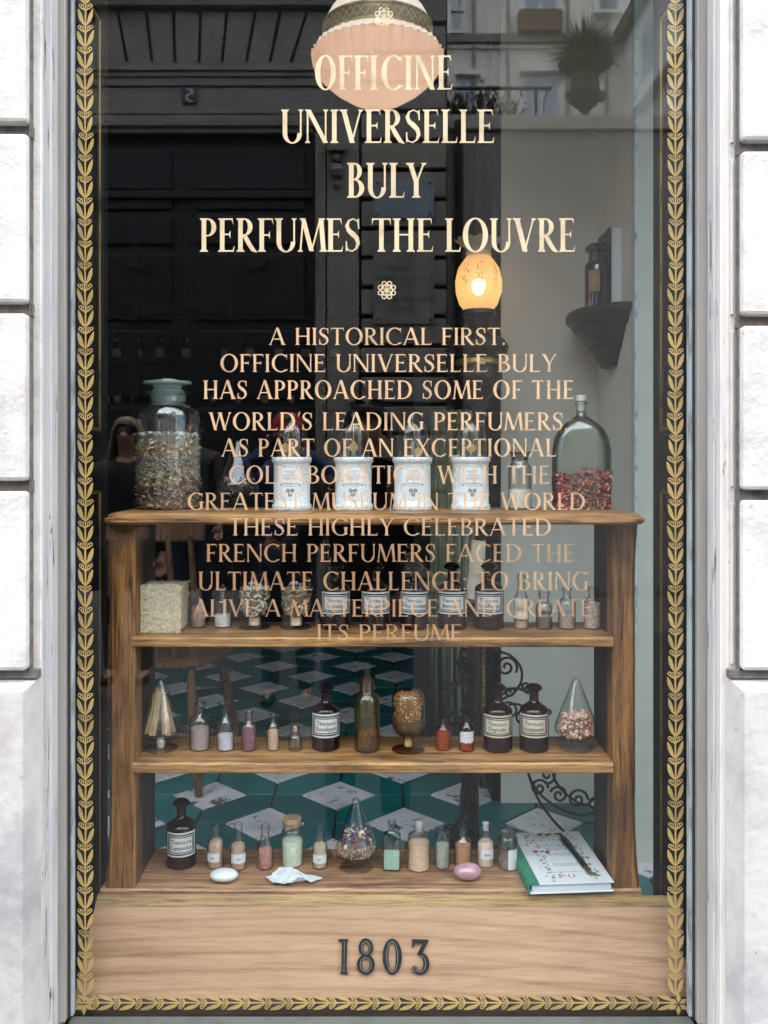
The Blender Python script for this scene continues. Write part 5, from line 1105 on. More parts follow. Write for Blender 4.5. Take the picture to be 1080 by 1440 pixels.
scroll('lower_scroll', [smooth([(738,1070),(748,1100),(765,1122),(790,1138),(815,1146),(835,1142)]), smooth([(775,1075),(782,1100),(800,1120),(822,1132),(838,1120)]), spiral(758,1108,13,0,1.5), spiral(786,1118,13,160,1.5,-1), spiral(812,1124,15,0,1.5), spiral(836,1128,13,90,1.4,-1),
      smooth([(742,1085),(755,1120),(775,1150),(800,1176)]), spiral(770,1090,12,270,1.3)], .0042)
paths = []
for k in range(26):
    py = 905+k*6.6; px = 660+random.uniform(-11,9); paths.append(spiral(px,py,random.uniform(6,12),random.uniform(0,360),random.uniform(.9,1.6),random.choice((-1,1)),16,random.uniform(-.012,.012)))
scroll('openwork_column', paths+[smooth([(650,905),(646,950),(655,990),(650,1035),(662,1080)]), smooth([(670,905),(668,950),(676,1000),(668,1050),(664,1085)])], .0048)
paths = []
for k in range(14):
    py = 745+k*11; px = 672+random.uniform(-6,8); paths.append(spiral(px,py,random.uniform(4,8),random.uniform(0,360),1.2,random.choice((-1,1)),12))
scroll('upper_openwork', paths, .0035)
for dx, dy in ((-4,-.02),(3,.03)):
    m2 = MB(); itube(m2, [(p[0], dy*(i/16), p[1]) for i, p in enumerate(smooth([(662+dx,1075),(655+dx,1110),(652+dx,1140),(643+dx,1168),(636+dx,1181)]))], .009, 8); m2.build('leg', iron, st, True)
m2 = MB(); itube(m2, [(p[0], .12*(i/8), p[1]) for i, p in enumerate(smooth([(666,1075),(676,1100),(684,1125)],4))], .009, 8); m2.build('leg', iron, st, True)
scroll('foot_ornament', [spiral(632,1168,10,0,1.4), spiral(650,1160,9,180,1.3,-1), spiral(626,1178,5,90,1.2)], .005)
pap = tag(MB().add(*(lambda n=20: ([(.022*math.cos(6.2832*q/n),.022*math.sin(6.2832*q/n)*.6,z_) for z_ in (0,.17) for q in range(n)],[[q,(q+1)%n,n+(q+1)%n,n+q] for q in range(n)]+[list(range(n))[::-1],[n+q for q in range(n)]]))()).build('paper_roll', M('rolled_paper',(.58,.50,.38),.8), None, True),'rolled cream paper standing behind the second board of the oak shelf','paper roll')
pap.location = (XX(665,2.6), 2.6-GD, ZZ(842,2.6)); pap.rotation_euler = (0,R(6),0)
# small stand the roll rests on
tb = tag(empty('side_table',(pap.location.x,pap.location.y,zf)),'small dark pedestal table under the rolled paper behind the shelf','table')
MB().lathe([(.0001,0),(.10,0),(.10,.015),(.02,.04),(.016,.30),(.02,pap.location.z-zf-.022),(.07,pap.location.z-zf-.018),(.07,pap.location.z-zf-.001),(.0001,pap.location.z-zf-.001)],24).build('pedestal', bronze, tb, True)
# ------------------------------------------------------------------ spindle chair
ch = tag(empty('wooden_chair',(-.79,3.3-GD,zf)),'brown wooden spindle-back chair with splayed legs on the tiled floor','chair'); ch.rotation_euler.z = R(-12)
cwd = wood('chair_wood',(.17,.09,.04),(.11,.055,.025),(.05,.025,.012),axis=2,rough=.35)
m2 = MB(); m2.lathe([(.0001,.428),(.20,.428),(.225,.436),(.225,.452),(.205,.460),(.10,.454),(.0001,.452)],36,1,.92,2.6); m2.build('seat', cwd, ch, True)
for sx_, sy_ in ((-1,-1),(1,-1),(-1,1),(1,1)):
    MB().tube([(sx_*.15,sy_*.13,.44),(sx_*.17,sy_*.155,.28),(sx_*.195,sy_*.185,.12),(sx_*.215,sy_*.205,0)],[.014,.021,.017,.013],10).build('leg', cwd, ch, True)
MB().tube([(-.19,-.17,.16),(-.19,.17,.16)],.011,8).build('stretcher', cwd, ch, True); MB().tube([(.19,-.17,.16),(.19,.17,.16)],.011,8).build('stretcher', cwd, ch, True); MB().tube([(-.19,0,.16),(.19,0,.16)],.011,8).build('stretcher', cwd, ch, True)
for k in range(6):
    u = -1+2*k/5; MB().tube([(u*.15,-.15+.03*u*u,.45),(u*.19,-.22+.03*u*u,.70),(u*.20,-.25,.90)],[.010,.013,.009],8).build('spindle', cwd, ch, True)
m2 = MB(); pts = [(x_/10*.235,-.26+.0006*x_*x_,.915) for x_ in range(-10,11)]
for p in pts: m2.v += [(p[0],p[1]-.01,p[2]-.035),(p[0],p[1]+.01,p[2]-.035),(p[0],p[1]+.01,p[2]+.035),(p[0],p[1]-.01,p[2]+.035)]
for i in range(20):
    for k in range(4): m2.f.append([i*4+k,i*4+(k+1)%4,i*4+4+(k+1)%4,i*4+4+k])
m2.f += [[3,2,1,0],[80,81,82,83]]; m2.build('top_rail', cwd, ch, bevel=.006)
# ------------------------------------------------------------------ back cabinet with labelled bottles
cb = tag(empty('wall_cabinet',(-1.1,4.4,zf)),'tall dark cabinet full of labelled bottles against the back wall','cabinet')
cm = M('dark_cabinet_wood',(.010,.009,.009),.6,var=.3,spec=.2)
def cbx(name,x0,x1,y0,y1,z0,z1): return bx(name,x0+1.1,x1+1.1,y0-4.4,y1-4.4,z0-zf,z1-zf,cm,cb)
cbx('back',-2.5,.30,4.85,4.89,zf,3.0)
for z_ in (.36,1.0,1.55,ZZ(567,5.8),ZZ(503,5.8),2.55,2.97): cbx('shelf',-2.5,.30,4.42,4.849,z_-.025,z_)
for x_ in (-2.5,-1.62,-1.0,-.42,.27): cbx('upright',x_,x_+.035,4.40,4.42-.001,zf,3.0)
cream = M('cream_bottle_label',(.52,.43,.26),.7); jb = M('dim_bottle_glass',(.02,.015,.012),.12,bump=0,coat=.4)
me_b, me_s, me_l = (MB().lathe([(.0001,0),(.045,0),(.045,.13),(.03,.16),(.018,.17),(.018,.20),(.0001,.20)],14), MB().lathe([(.0001,.20),(.016,.20),(.024,.215),(.012,.235),(.0001,.237)],10), None)
proto = None
spots = [(px, 503, k) for k, px in enumerate((165,195,226,263,318,352,392,430,470,505))]+[(px, 567, 10+k) for k, px in enumerate((150,166,190,300,335,372,410,455,495))]
names_ = ['pale label bottle','bottle']
pos_words = ['first','second','third','fourth','fifth','sixth','seventh','eighth','ninth','tenth']
for px, py, k in spots:
    d_ = 4.60+GD; s_ = .78 if py == 503 else .62; lab_ = '%s cabinet bottle from the left on the %s shelf of the dark cabinet' % (pos_words[k if k < 10 else k-10], 'upper' if py == 503 else 'lower')
    if proto is None:
        proto = tag(empty('cabinet_bottle'), lab_, 'bottle', 'labelled bottles in the back cabinet'); me_b.build('body', jb, proto, True); me_s.build('stopper', jb, proto, True)
        m2 = MB()
        for q in range(9): a = -1+2*q/8; m2.v += [(.0458*math.sin(a),-.0458*math.cos(a),.035),(.0458*math.sin(a),-.0458*math.cos(a),.10)]
        m2.f = [[2*q,2*q+2,2*q+3,2*q+1] for q in range(8)]; m2.build('label', cream, proto, True); r_o = proto
    else:
        r_o = proto.copy(); C.objects.link(r_o); r_o['label'] = lab_
        for c_ in proto.children: q_ = c_.copy(); C.objects.link(q_); q_.parent = r_o
    r_o.location = (XX(px,d_), d_-GD, ZZ(py,5.8)); r_o.scale = (s_,)*3
# ------------------------------------------------------------------ across the street (seen mirrored in the glass)
yo = -8.6; K8 = 10/F
def RX(px): return (px-CX)*K8
def RZ(py): return EYE-(py-CY)*K8
lo2 = tag(empty('stone_building',(0,yo,0)),'grey stone building across the street with a big dark carriage door, seen in the glass','building')
gs = M('grey_street_stone',(.24,.232,.21),.85,scale=3,col2=(.16,.152,.14),bump=.4,bscale=40); gj = M('deep_joint',(.03,.028,.025),.95)
def ob(name,x0,x1,z0,z1,out,mat,depth=.3,bevel=0,par=None): 
    return MB().box(min(x0,x1),max(x0,x1),-depth,out,z0,z1).build(name,mat,par or lo2,bevel=bevel)
XD0, XD1 = RX(70), RX(440)
ob('wall', -9, XD0, 0, 6.9, 0, gs); ob('wall', XD1, RX(629), 0, 6.9, 0, gj); ob('wall', XD0, XD1, RZ(186), 6.9, 0, gs)
# voussoirs of the flat arch
vt = [(100,80),(135,120),(167,180),(207,215),(245,247),(283,281),(320,313),(360,347),(395,380),(432,410),(470,440)]
for (a0,b0),(a1,b1) in zip(vt[:-1],vt[1:]):
    m2 = MB(); P_ = [(RX(b0)+.018,RZ(90)),(RX(b1)-.018,RZ(90)),(RX(a1)-.018,RZ(19)),(RX(a0)+.018,RZ(19))]; m2.prism(P_[::-1], 0.0, .05); m2.build('voussoir', gs, lo2, bevel=.008)
ob('voussoir_bed', RX(60), RX(455), RZ(91), RZ(17), .012, gj)
ob('cornice', RX(40), RX(508), RZ(15), RZ(4), .14, gs); ob('cornice', RX(40), RX(508), RZ(3), RZ(-10), .20, gs)
for k, (y0, y1, o_) in enumerate(((103,93,.10),(110,103.5,.07),(122,110.5,.045),(160,124,.02))): ob('architrave', RX(40), RX(508), RZ(y0), RZ(y1), o_, gs)
def egg(x0,x1,z0,z1,vert):
    m2 = MB(); n = int(((z1-z0) if vert else (x1-x0))/.085)
    for k in range(n):
        t = (k+.5)/n; cx_, cz_ = ((x0+x1)/2, z0+(z1-z0)*t) if vert else (x0+(x1-x0)*t, (z0+z1)/2); m2.lathe([(.001,-.035),(.026,-.022),(.034,0),(.026,.022),(.001,.035)],8,c=(cx_,.03,cz_))
    m2.build('carved_moulding', gs, lo2, True)
ob('door_casing', RX(60), RX(458), RZ(178), RZ(164), .05, gs); egg(RX(62),RX(456),RZ(178),RZ(166),False); ob('door_casing', RX(444), RX(458), 0, RZ(178), .05, gs); egg(RX(445),RX(457),.3,RZ(180),True); ob('door_casing', RX(60), RX(443), RZ(186), RZ(179), -.06, gs, .25)
ob('pilaster', RX(460), RX(505), 0, RZ(165), .05, gs, bevel=.01); ob('wall_course', RX(458), RX(508), RZ(164), RZ(-10), .01, gs)
m2 = MB(); 
for (r, y0, o_) in ((.07,209,.12),(.055,225,.10),(.09,243,.11),(.05,262,.09)): m2.lathe([(.001,-r),(r*.7,-r*.7),(r,0),(r*.7,r*.7),(.001,r)],12,c=(RX(474),o_*.6,RZ(y0)))
m2.box(RX(463),RX(486),.05,.14,RZ(216),RZ(204)); m2.build('console_bracket', gs, lo2, True)
# rusticated pier
jy = [41*k+282-41*9 for k in range(0, 25)]; zs = [RZ(y) for y in jy if RZ(y) > .05]+[0.02]
zs = sorted(zs)
for za, zc in zip(zs[:-1], zs[1:]):
    ob('stone_block', RX(508.5), RX(627), za+.025, zc-.025, .06, gs, .0, .012)
# plaques and the street number
pq = ob('plaque', RX(526), RX(610), RZ(309), RZ(255), .085, M('blue_grey_plaque',(.22,.27,.33),.4,scale=6,var=.2), -.061, .004)
for k in range(2):
    text_mesh('- - - - - - - - - -', RX(532), RX(604), RZ(293+k*11)+0, RZ(287+k*11), .086, 'lettering', M('plaque_pale',(.12,.15,.19),.6,bump=0), pq, True, T=.2, t=.1, K=1)
pq2 = ob('plaque', RX(525), RX(610), RZ(457), RZ(350), .085, M('dark_plaque',(.20,.21,.20),.35,scale=8,var=.2), -.061, .004)
cut = M('cut_letters',(.045,.045,.045),.7,bump=0)
for s_, a, b_, y0, y1 in (('ICI',561,577,370,362),('ANCIENNEMENT',534,602,384,376),('N 5 RUE DES PETITS AUGUSTINS',529,607,397,390),('NAQUIT',551,585,410,402),('EDOUARD MANET',530,607,427,417),('1832-1883',543,592,440,432)):
    text_mesh(s_, RX(a), RX(b_), RZ(y0), RZ(y1), .0862, 'inscription', cut, pq2, True, T=.14, t=.07, K=.9, gap=.12)
for q_, y0, y1 in ((pq,260,304),(pq2,356,451)):
    m2 = MB()
    for x_ in (531,604):
        for y_ in (y0,y1): m2.lathe([(.0001,-.012),(.014,-.008),(.016,0),(.014,.008),(.0001,.012)],8,c=(RX(x_),.088,RZ(y_)))
    m2.build('bolt', gj, q_, True)
np_ = ob('number_plate', RX(257), RX(278), RZ(147), RZ(124), .045, M('navy_enamel',(.012,.02,.07),.25,bump=0), -.021, .004)
text_mesh('5', RX(262), RX(273), RZ(144), RZ(127), .0465, 'numeral', M('enamel_white',(.6,.6,.6),.4,bump=0), np_, True, T=.16, t=.08, K=.9)
# carriage door
nv = M('navy_door_paint',(.004,.007,.012),.5,scale=8,var=.4,bump=.1)
ob('door_leaf', XD0, RX(254), .03, RZ(187), -.16, nv, .24); ob('door_leaf', RX(256), XD1, .03, RZ(187), -.16, nv, .24)
for x0, x1 in ((82,238),(272,428)):
    for y0, y1 in ((262,200),(290,272),(340,298),(448,352),(560,462),(690,572),(820,702)):
        ob('door_panel', RX(x0), RX(x1), RZ(y1), RZ(y0), -.13, nv, .159, .015); ob('door_panel', RX(x0+10), RX(x1-10), RZ(y1-6)-.05*0, RZ(y0+6), -.10, nv, .1295, .012) if y1 > y0+24 else None
ob('door_transom', XD0, XD1, RZ(270)-.04, RZ(264), -.09, nv, .1595, .01)
for px in (190,356):
    pts = [(RX(px)+.16*math.cos(a), -.06, RZ(362)-.10*math.sin(a)) for a in [math.pi*q/12 for q in range(13)]]; MB().tube(pts, .018, 6).build('ring_handle', iron, lo2, True)
# garden wall with urn, yucca, shrub, railing
K9 = 11/F
def GX(px): return (px-CX)*K9
def GZ(py): return EYE-(py-CY)*K9
yw = -9.6
gw_ = tag(empty('garden_wall',(0,yw,0)),'tall grey courtyard wall with a pale coping beside the stone building','wall')
MB().box(GX(596),7.5,-.3,0,0,GZ(184)).build('wall', M('wall_render',(.26,.25,.235),.9,scale=2,var=.15), gw_); MB().box(GX(596),7.5,-.36,.06,GZ(184)+.002,GZ(163)).build('coping', M('coping_stone',(.40,.39,.36),.85,scale=4,var=.2,bump=.3), gw_, bevel=.015)
MB().tube([(GX(645),.07,.0),(GX(645),.07,5.7)],.05,10).build('downpipe', gj, gw_, True)
zt_w = GZ(163)
ur = tag(empty('stone_urn',(GX(826),yw-.12,zt_w)),'dark goblet-shaped garden urn standing on the courtyard wall','urn')
MB().lathe([(r*K9,(163-y)*K9) for r, y in ((.1,163),(13,163),(14,160),(8,157),(6,152),(9,149),(10,147),(18,141),(24,133),(25,128),(22,126),(21,120),(19,100),(22,96),(30,92),(37,86),(38,82),(35,81),(30,84),(.1,86))],36).build('bowl', M('dark_urn',(.03,.03,.028),.7,scale=20,var=.3,bump=.3), ur, True)
for s in (-1,1): MB().tube([(s*.19,0,.22),(s*.25,0,.28),(s*.23,0,.34),(s*.18,0,.36)],.018,6).build('handle', M('dark_urn_handle',(.03,.03,.028),.7), ur, True)
yuc = tag(empty('yucca',(GX(826),yw-.12,zt_w+.70)),'spiky round yucca growing out of the garden urn','plant'); vs, fs, mi = [], [], []
for _ in range(420):
    th = random.uniform(0,6.2832); el = math.asin(random.uniform(-.35,1)); L_ = random.uniform(.40,.56); d_ = Vector((math.cos(th)*math.cos(el),math.sin(th)*math.cos(el),math.sin(el))); sd = d_.cross(Vector((0,0,1))).normalized()*.013; o_ = Vector((0,0,.10))
    b_ = len(vs); pts = [o_+d_*.04, o_+d_*L_*.5, o_+d_*L_+Vector((0,0,-.05*math.cos(el)))]
    for p, q in zip(pts,(1,.9,.08)): vs += [tuple(p-sd*q),tuple(p+sd*q)]
    fs += [[b_,b_+1,b_+3,b_+2],[b_+2,b_+3,b_+5,b_+4]]; m_ = random.choice((0,0,1)); mi += [m_,m_]
o = pd('leaves', vs, fs, [M('yucca_green',(.045,.07,.035),.6,bump=0),M('yucca_dry',(.12,.12,.06),.7,bump=0)], yuc, mi=mi); o['kind'] = 'stuff'
MB().tube([(0,0,-.05),(0,0,.16)],.06,10).build('trunk', M('yucca_trunk',(.06,.045,.03),.9), yuc, True)
shb = tag(empty('oleander_bush',(GX(690),yw-.45,zt_w-.2)),'dark leafy oleander bush rising above the courtyard wall','bush'); vs, fs, mi = [], [], []
for k in range(46):
    bx_ = random.uniform(-.55,.50); tz_ = random.uniform(.45,.78)*(1-.25*abs(bx_)); lean = random.uniform(-.12,.12); by = random.uniform(-.2,.2)
    for j in range(34):
        t = random.uniform(.1,1); c_ = Vector((bx_+lean*t, by, tz_*t)); th = random.uniform(0,6.28); el = random.uniform(-.1,1.1); d_ = Vector((math.cos(th)*math.cos(el),math.sin(th)*math.cos(el),math.sin(el))); L_ = random.uniform(.10,.18); sd = d_.cross(Vector((0.1,.2,1))).normalized()*.012; b_ = len(vs)
        for q in (c_, c_+d_*L_*.5+sd, c_+d_*L_, c_+d_*L_*.5-sd): vs.append(tuple(q))
        fs.append([b_,b_+1,b_+2,b_+3]); mi.append(random.choice((0,0,1)))
o = pd('leaves', vs, fs, [M('oleander_dark',(.03,.05,.025),.45,bump=0),M('oleander_pale',(.10,.14,.07),.5,bump=0)], shb, mi=mi); o['kind'] = 'stuff'
m2 = MB()
for k in range(9): m2.tube([(random.uniform(-.1,.1),0,-.3),(random.uniform(-.5,.5),random.uniform(-.1,.1),.5)],.012,5)
m2.build('stem', M('oleander_stem',(.08,.06,.04),.9), shb, True)
MB().box(-.8,.8,-.3,.25,-.62,-.3).build('planter', gs, shb)
ra = tag(empty('iron_railing',(0,yw-.9,zt_w-.6)),'thin black iron rail on posts behind the oleander bush','railing')
K10 = 11.9/F
m2 = MB(); m2.tube([((600-CX)*K10,0,(163-82)*K10+.55),((776-CX)*K10,0,(163-82)*K10+.55)],.028,6); m2.build('rail', iron, ra, True)
for px in (676,754): MB().tube([((px-CX)*K10,0,-.3),((px-CX)*K10,0,(163-82)*K10+.55)],.024,6).build('post', iron, ra, True)
MB().tube([((770-CX)*K10,0,1.3),((765-CX)*K10,0,1.15),((763-CX)*K10,0,.6)],.012,5).build('cable', iron, ra, True)
# far house
yf = -23.6; K2 = 25/F
def FX(px): return (px-CX)*K2
def FZ(py): return EYE-(py-CY)*K2
fh = tag(empty('cream_house',(0,yf,0)),'cream rendered house with tall windows behind the courtyard wall','house')
cr = M('cream_render',(.82,.80,.73),.85,scale=.8,var=.1,bump=.1); cr2 = M('pale_trim',(.8,.8,.76),.8,var=.08); wfm = M('white_window_frame',(.72,.75,.80),.5,bump=0); wgl = M('sky_lit_pane',(.22,.30,.42),.05,bump=0,spec=1.0)
def fb(name,x0,x1,y0,y1,out,mat,dep=.3,par=None): return MB().box(FX(x0),FX(x1),-dep,out,FZ(y1),FZ(y0)).build(name,mat,par or fh)
fb('wall',560,905,-30,700,0,cr,.5)
fb('string_course',560,905,52,63,.22,M('weathered_course',(.26,.24,.20),.9,scale=2,var=.4)); fb('string_course',560,905,64,69,.10,cr2)
def win2(x0,x1,y0,y1,mull=True):
    f_ = fb('window',x0,x1,y0,y1,.03,wfm,-.001)
    mid = (x0+x1)/2; nx = [(x0+3,mid-2),(mid+2,x1-3)]
    for a, b_ in nx:
        ys = [(y0+3,(y0+y1)/2-1),((y0+y1)/2+1,y1-3)] if y1-y0 > 50 else [(y0+3,y1-3)]
        for c, e in ys: fb('pane',a,b_,c,e,.045,wgl,-.031,f_)
    fb('sill',x0-5,x1+5,y1,y1+4,.25,cr2,.0); fb('hood',x0-7,x1+7,y0-9,y0-3,.25,cr2,.0)
    fb('surround',x0-7,x0-.5,y0-3,y1,.06,cr2,0); fb('surround',x1+.5,x1+7,y0-3,y1,.06,cr2,0)
win2(737,786,108,178); win2(735,785,-60,19); win2(636,648,-20,48); win2(646,668,112,180); win2(840,868,-60,19)
fb('window_box',728,787,22,51,.40,M('rusty_box',(.16,.10,.07),.8,scale=3,var=.4),0)
for px in (666,714,798,852): MB().tube([(FX(px),.1,0),(FX(px),.1,FZ(-25))],.05,8).build('downpipe', M('pale_pipe',(.30,.29,.27),.6,bump=0), fh, True)
fb('balcony_rail',632,650,28,30,.5,iron,-.46)
for k in range(7): fb('baluster',633+k*2.4,633.5+k*2.4,30,52,.49,iron,-.47)
wg = tag(empty('side_wing',(FX(874),yf,0)),'cream side wing with projecting cornices running back along the courtyard','house')
MB().box(0,4,.001,13,0,13.6).build('wall', cr, wg); dr = M('dark_zinc',(.10,.095,.09),.7)
for z_ in (7.9,10.6,13.2): MB().box(-.25,-.001,.001,12.9,z_,z_+.35).build('cornice', dr if z_ != 10.6 else cr2, wg)
for y_ in (2,4.6,7.2,9.8):
    for z_ in (8.5,11.1): f_ = MB().box(-.03,-.001,y_,y_+1.1,z_,z_+1.7).build('window', wfm, wg); MB().box(-.04,-.0305,y_+.1,y_+1.0,z_+.1,z_+1.6).build('pane', wgl, f_)
# ------------------------------------------------------------------ people on the pavement, mirrored in the glass
skin = M('skin',(.48,.28,.20),.5,var=.08,bump=0)
def skinmesh(name, V_, E_, mat, parent, sub=2):
    me = bpy.data.meshes.new(name); me.from_pydata([v[0] for v in V_], E_, []); me.materials.append(mat); o = bpy.data.objects.new(name, me); C.objects.link(o); o.parent = parent
    md = o.modifiers.new('skin','SKIN'); md.use_smooth_shade = True; sv = me.skin_vertices[0].data
    for i, v in enumerate(V_): r = v[1]; sv[i].radius = r if isinstance(r, tuple) else (r, r)
    sv[0].use_root = True; s2 = o.modifiers.new('sub','SUBSURF'); s2.levels = s2.render_levels = sub; return o
def person(loc, label, h, top, legs, hairc, hands=None, hair='short', rz=0, extra=(), shoes=None):
    p = tag(empty('person', loc, rz), label, 'person'); k = h/1.70
    V_ = []; E_ = []
    def a(pos, r, frm=None):
        V_.append((tuple(c*k for c in pos), tuple(x*k for x in r) if isinstance(r, tuple) else r*k)); i = len(V_)-1
        if frm is not None: E_.append((frm, i))
        return i
    pel = a((0,0,.92),(.135,.10)); wa = a((0,.01,1.08),(.12,.09),pel); chs = a((0,.0,1.26),(.15,.105),wa); up_ = a((0,-.01,1.38),(.11,.075),chs); nk = a((0,.0,1.46),(.052,.055),up_); jw = a((0,.025,1.53),(.058,.068),nk); hd = a((0,.015,1.60),(.074,.090),jw); tp = a((0,.0,1.665),(.055,.068),hd)
    a((0,.125,1.575),.012,hd)
    arms = []
    for s_ in (-1,1):
        hp = a((s_*.085,0,.86),(.085,.085),pel); kn_ = a((s_*.10,.02,.48),.055,hp); an = a((s_*.105,-.01,.08),.037,kn_); a((s_*.115,.13,.03),(.040,.025),an)
        sh = a((s_*.175,-.01,1.36),.056,up_)
        el, wr = hands[0 if s_ < 0 else 1] if hands else ((s_*.23,-.02,1.08),(s_*.235,.07,.84))
        e = a(el,.040,sh); w2 = a(wr,.026,e); dv = (Vector(wr)-Vector(el)).normalized(); pm = Vector(wr)+dv*.055; q = a(tuple(pm),(.034,.018),w2); arms.append((sh,e,w2))
        side = dv.cross(Vector((0,1,0.01))).normalized()
        if side.length < .1: side = Vector((1,0,0))
        fw = Vector((0,1,0)) if abs(dv.y) < .7 else Vector((-s_,.1,0))
        for fi, (o_, l_) in enumerate(((-.026,.058),(-.009,.070),(.009,.066),(.026,.052))):
            b1 = pm+dv*.035+side*o_; b2 = b1+dv*l_*.5+fw*.008; b3 = b2+dv*l_*.35+fw*.022; i1 = a(tuple(b1),.0095,q); i2 = a(tuple(b2),.0088,i1); a(tuple(b3),.0078,i2)
        t1 = a(tuple(pm+side*.034*-s_+fw*.012-dv*.01),.011,q); a(tuple(pm+side*.05*-s_+fw*.03+dv*.025),.0095,t1)
    skinmesh('body', V_, E_, skin, p)
    def sub_(ids, grow, name, mat):
        mp = {i: j for j, i in enumerate(ids)}; vv = [(V_[i][0], tuple(x+grow*k for x in (V_[i][1] if isinstance(V_[i][1], tuple) else (V_[i][1],)*2))) for i in ids]
        skinmesh(name, vv, [(mp[x], mp[y]) for x, y in E_ if x in mp and y in mp], mat, p)
    arm_ids = [i for t in arms for i in t]
    sub_([nk,up_,chs,wa,pel]+arm_ids, .022, 'jacket', top)
    leg_ids = [i for i, v in enumerate(V_) if v[0][2] < .9*k and abs(v[0][0]) > .05*k and any(i in e for e in E_) and i not in arm_ids and v[0][2] < .90*k]
    root_ids = [pel]; chain = []
    for x, y in E_:
        if x == pel and abs(V_[y][0][0]) > .05*k: chain.append(y)
    ks = [y for x, y in E_ if x in chain]; an_ = [y for x, y in E_ if x in ks]; ft = [y for x, y in E_ if x in an_]
    sub_([pel]+chain+ks+an_, .016, 'trousers', legs)
    for f_, n_ in zip(an_, ft): skinmesh('shoe', [(V_[f_][0][:2]+(.05*k,),(.045*k,.04*k)),((V_[n_][0][0],V_[n_][0][1]+.02,.038*k),(.045*k,.034*k))], [(0,1)], shoes or black, p)
    # eyes and mouth
    for s_ in (-1,1): MB().lathe([(.0001,-.010),(.008,-.006),(.0115,0),(.008,.006),(.0001,.010)],10,c=(s_*.030*k,.098*k,1.605*k)).build('eye', M('eye',(.05,.04,.035),.2,bump=0), p, True)
    MB().tube([(-.024*k,.093*k,1.538*k),(0,.103*k,1.536*k),(.024*k,.093*k,1.538*k)],.005*k,6).build('mouth', M('lips',(.38,.13,.11),.5,bump=0), p, True)
    for s_ in (-1,1): MB().lathe([(.0001,-.028),(.009,-.018),(.012,0),(.010,.018),(.0001,.028)],8,1,1.4,c=(s_*.080*k,.008*k,1.59*k)).build('ear', skin, p, True)
    hm = M('hair_'+hairc[0], hairc[1], .55, scale=80, stretch=(1,1,.1), var=.5, bump=.4)
    m2 = MB(); n = 24
    for i in range(9):
        el = R(-8+98*i/8); 
        for q in range(n): an2 = 6.2832*q/n; fr = max(0, math.sin(an2)); rr = .092*k*math.cos(el)*(1+.04*random.random()); zz = 1.615*k+.088*k*math.sin(el)+(.055*k*fr*(1-i/8)); m2.v.append((rr*math.cos(an2)*.95, rr*math.sin(an2)*1.12+.0, zz))
    for i in range(8):
        for q in range(n): m2.f.append([i*n+q,i*n+(q+1)%n,(i+1)*n+(q+1)%n,(i+1)*n+q])
    m2.f.append([8*n+q for q in range(n)])
    if hair == 'long':
        for j in range(60):
            an2 = random.uniform(2.75,6.7) if True else 0
            if 1.0 < (an2 % 6.2832) < 2.2: continue
            x0_, y0_ = .085*k*math.cos(an2), .095*k*math.sin(an2)
            m2.tube([(x0_*.8,y0_*.8,1.69*k),(x0_*1.1,y0_*1.05,1.60*k),(x0_*1.35,y0_*1.1,1.48*k),(x0_*1.55+random.uniform(-.02,.02),y0_*1.1-.01,1.33*k)],[.010,.014,.013,.006],5)
    m2.build('hair', hm, p, True, 80)
    for nm_, fn in extra: fn(p, k)
    return p
blk = M('dark_jacket',(.014,.014,.017),.8); blu = M('blue_jacket',(.03,.07,.20),.75); jea = M('dark_jeans',(.02,.03,.06),.85); gry = M('grey_jacket',(.05,.05,.05),.8)
lens = M('sunglass_lens',(.006,.006,.008),.04,bump=0,spec=1.0)
def shades(zc, yc, tilt=0):
    def f(p, k):
        g = tag(empty('sunglasses'),None); g.parent = p
        for s_ in (-1,1):
            m2 = MB(); n = 16; v_ = [( (s_*.034+.029*math.cos(6.2832*q/n))*k, yc*k-.012*abs(math.cos(6.2832*q/n))*k*(1 if math.cos(6.2832*q/n)*s_ > 0 else 0), (zc+.022*math.sin(6.2832*q/n))*k) for q in range(n)]
            m2.add(v_+[(a, b-.004, c) for a, b, c in v_], [list(range(n)),[n+q for q in range(n)][::-1]]+[[q,n+q,n+(q+1)%n,(q+1)%n] for q in range(n)]); o = m2.build('lens', lens, p)
            MB().tube([(s_*.062*k,(yc-.012)*k,zc*k),(s_*.084*k,(yc-.05)*k,(zc+.003)*k),(s_*.084*k,(yc-.12)*k,zc*k)],.003*k,5).build('temple', black, p, True)
        MB().tube([(-.008*k,yc*k,zc*k),(.008*k,yc*k,zc*k)],.003*k,5).build('bridge', black, p, True); bpy.data.objects.remove(g)
    return f
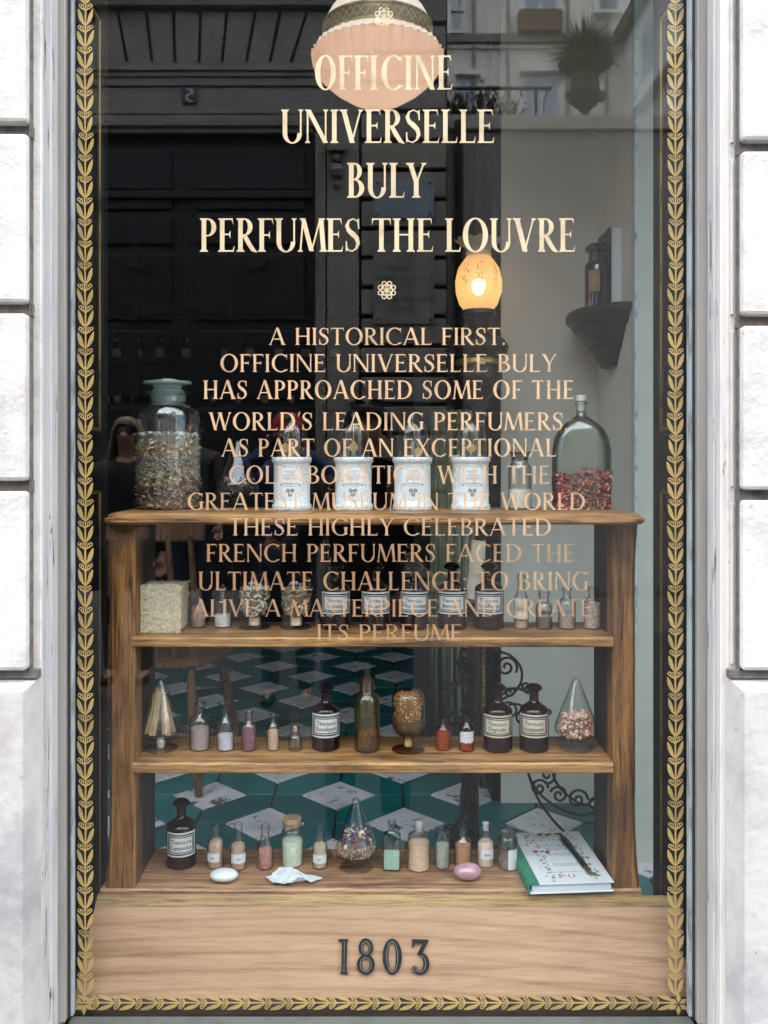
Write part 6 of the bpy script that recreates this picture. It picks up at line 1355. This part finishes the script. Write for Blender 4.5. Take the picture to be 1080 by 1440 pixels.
def cap_fn(p, k):
    rd_ = M('red_cap',(.38,.02,.03),.7)
    MB().lathe([(.098*k,0),(.101*k,.02*k),(.094*k,.06*k),(.066*k,.092*k),(.02*k,.104*k),(.0001,.105*k)],24,1,1.14,c=(0,0,1.625*k)).build('cap', rd_, p, True)
    m2 = MB(); v_ = []
    for q in range(13): a = math.pi*q/12; v_ += [(.082*k*math.cos(a),.085*k+.012*k*math.sin(a),1.635*k),(.088*k*math.cos(a),.10*k+.075*k*math.sin(a),1.622*k)]
    m2.add(v_, [[2*q,2*q+1,2*q+3,2*q+2] for q in range(12)]); o = m2.build('cap_peak', rd_, p); md = o.modifiers.new('s','SOLIDIFY'); md.thickness = .004
    MB().lathe([(.0001,-.024),(.02,-.016),(.026,0),(.02,.016),(.0001,.024)],12,1,.3,c=(.02*k,.112*k,1.685*k)).build('green_badge', M('green_badge',(.03,.35,.06),.5,bump=0), p, True)
ph = tag(empty('smartphone',(.006,-GD-.0022,1.5)),'black smartphone held up by the photographer, mirrored in the glass','phone')
MB().box(-.060,.014,-.0085,0,-.132,.014).build('phone_body', M('black_phone',(.01,.01,.011),.2,bump=0), ph, bevel=.002)
fl_o = MB().lathe([(.0001,0),(.006,0),(.006,.0008),(.0001,.0008)],16).build('flash_lens', lens, ph); fl_o.rotation_euler.x = R(-90); fl_o.location = (-.018,.0002,0)
# photographer holds it with both hands
px0 = XX(517,3.33)
person((px0,-1.93,0),'photographer in a dark jacket with sunglasses on the head, holding up a phone',1.72,blk,jea,('dark',(.02,.014,.01)),
       hands=[((-.27,.16,1.12),(-.125,.375,1.34)),((.27,.16,1.12),(.085,.375,1.35))],extra=[('s',shades(1.690,.088))])
person((XX(180,6.0),-4.6,0),'woman with long fair hair and dark sunglasses mirrored beside the big jar',1.80,blk,blk,('fair',(.30,.22,.13)),hair='long',extra=[('s',shades(1.607,.105))])
person((XX(405,5.5),-4.1,0),'person in a red cap and blue jacket raising a camera, mirrored above the stone jars',1.78,blu,jea,('brown',(.05,.03,.02)),
       hands=[((-.30,.12,1.33),(-.09,.30,1.50)),((.30,.12,1.33),(.09,.30,1.50))],extra=[('c',cap_fn)])
cmr = tag(empty('camera_in_hand',(XX(405,5.5),-4.1+.36,1.62)),'small black camera held up by the person in the red cap','camera'); MB().box(-.06,.06,-.02,.02,-.04,.04).build('camera_body', black, cmr, bevel=.006); cl_o = MB().lathe([(.0001,0),(.03,0),(.03,.04),(.024,.042),(.0001,.038)],18).build('camera_lens', lens, cmr, True); cl_o.rotation_euler.x = R(-90); cl_o.location = (0,.02,0)
person((XX(270,8.2),-6.8,0),'man in a grey jacket standing far back, mirrored right of the big jar',1.92,gry,jea,('black',(.012,.01,.01)))
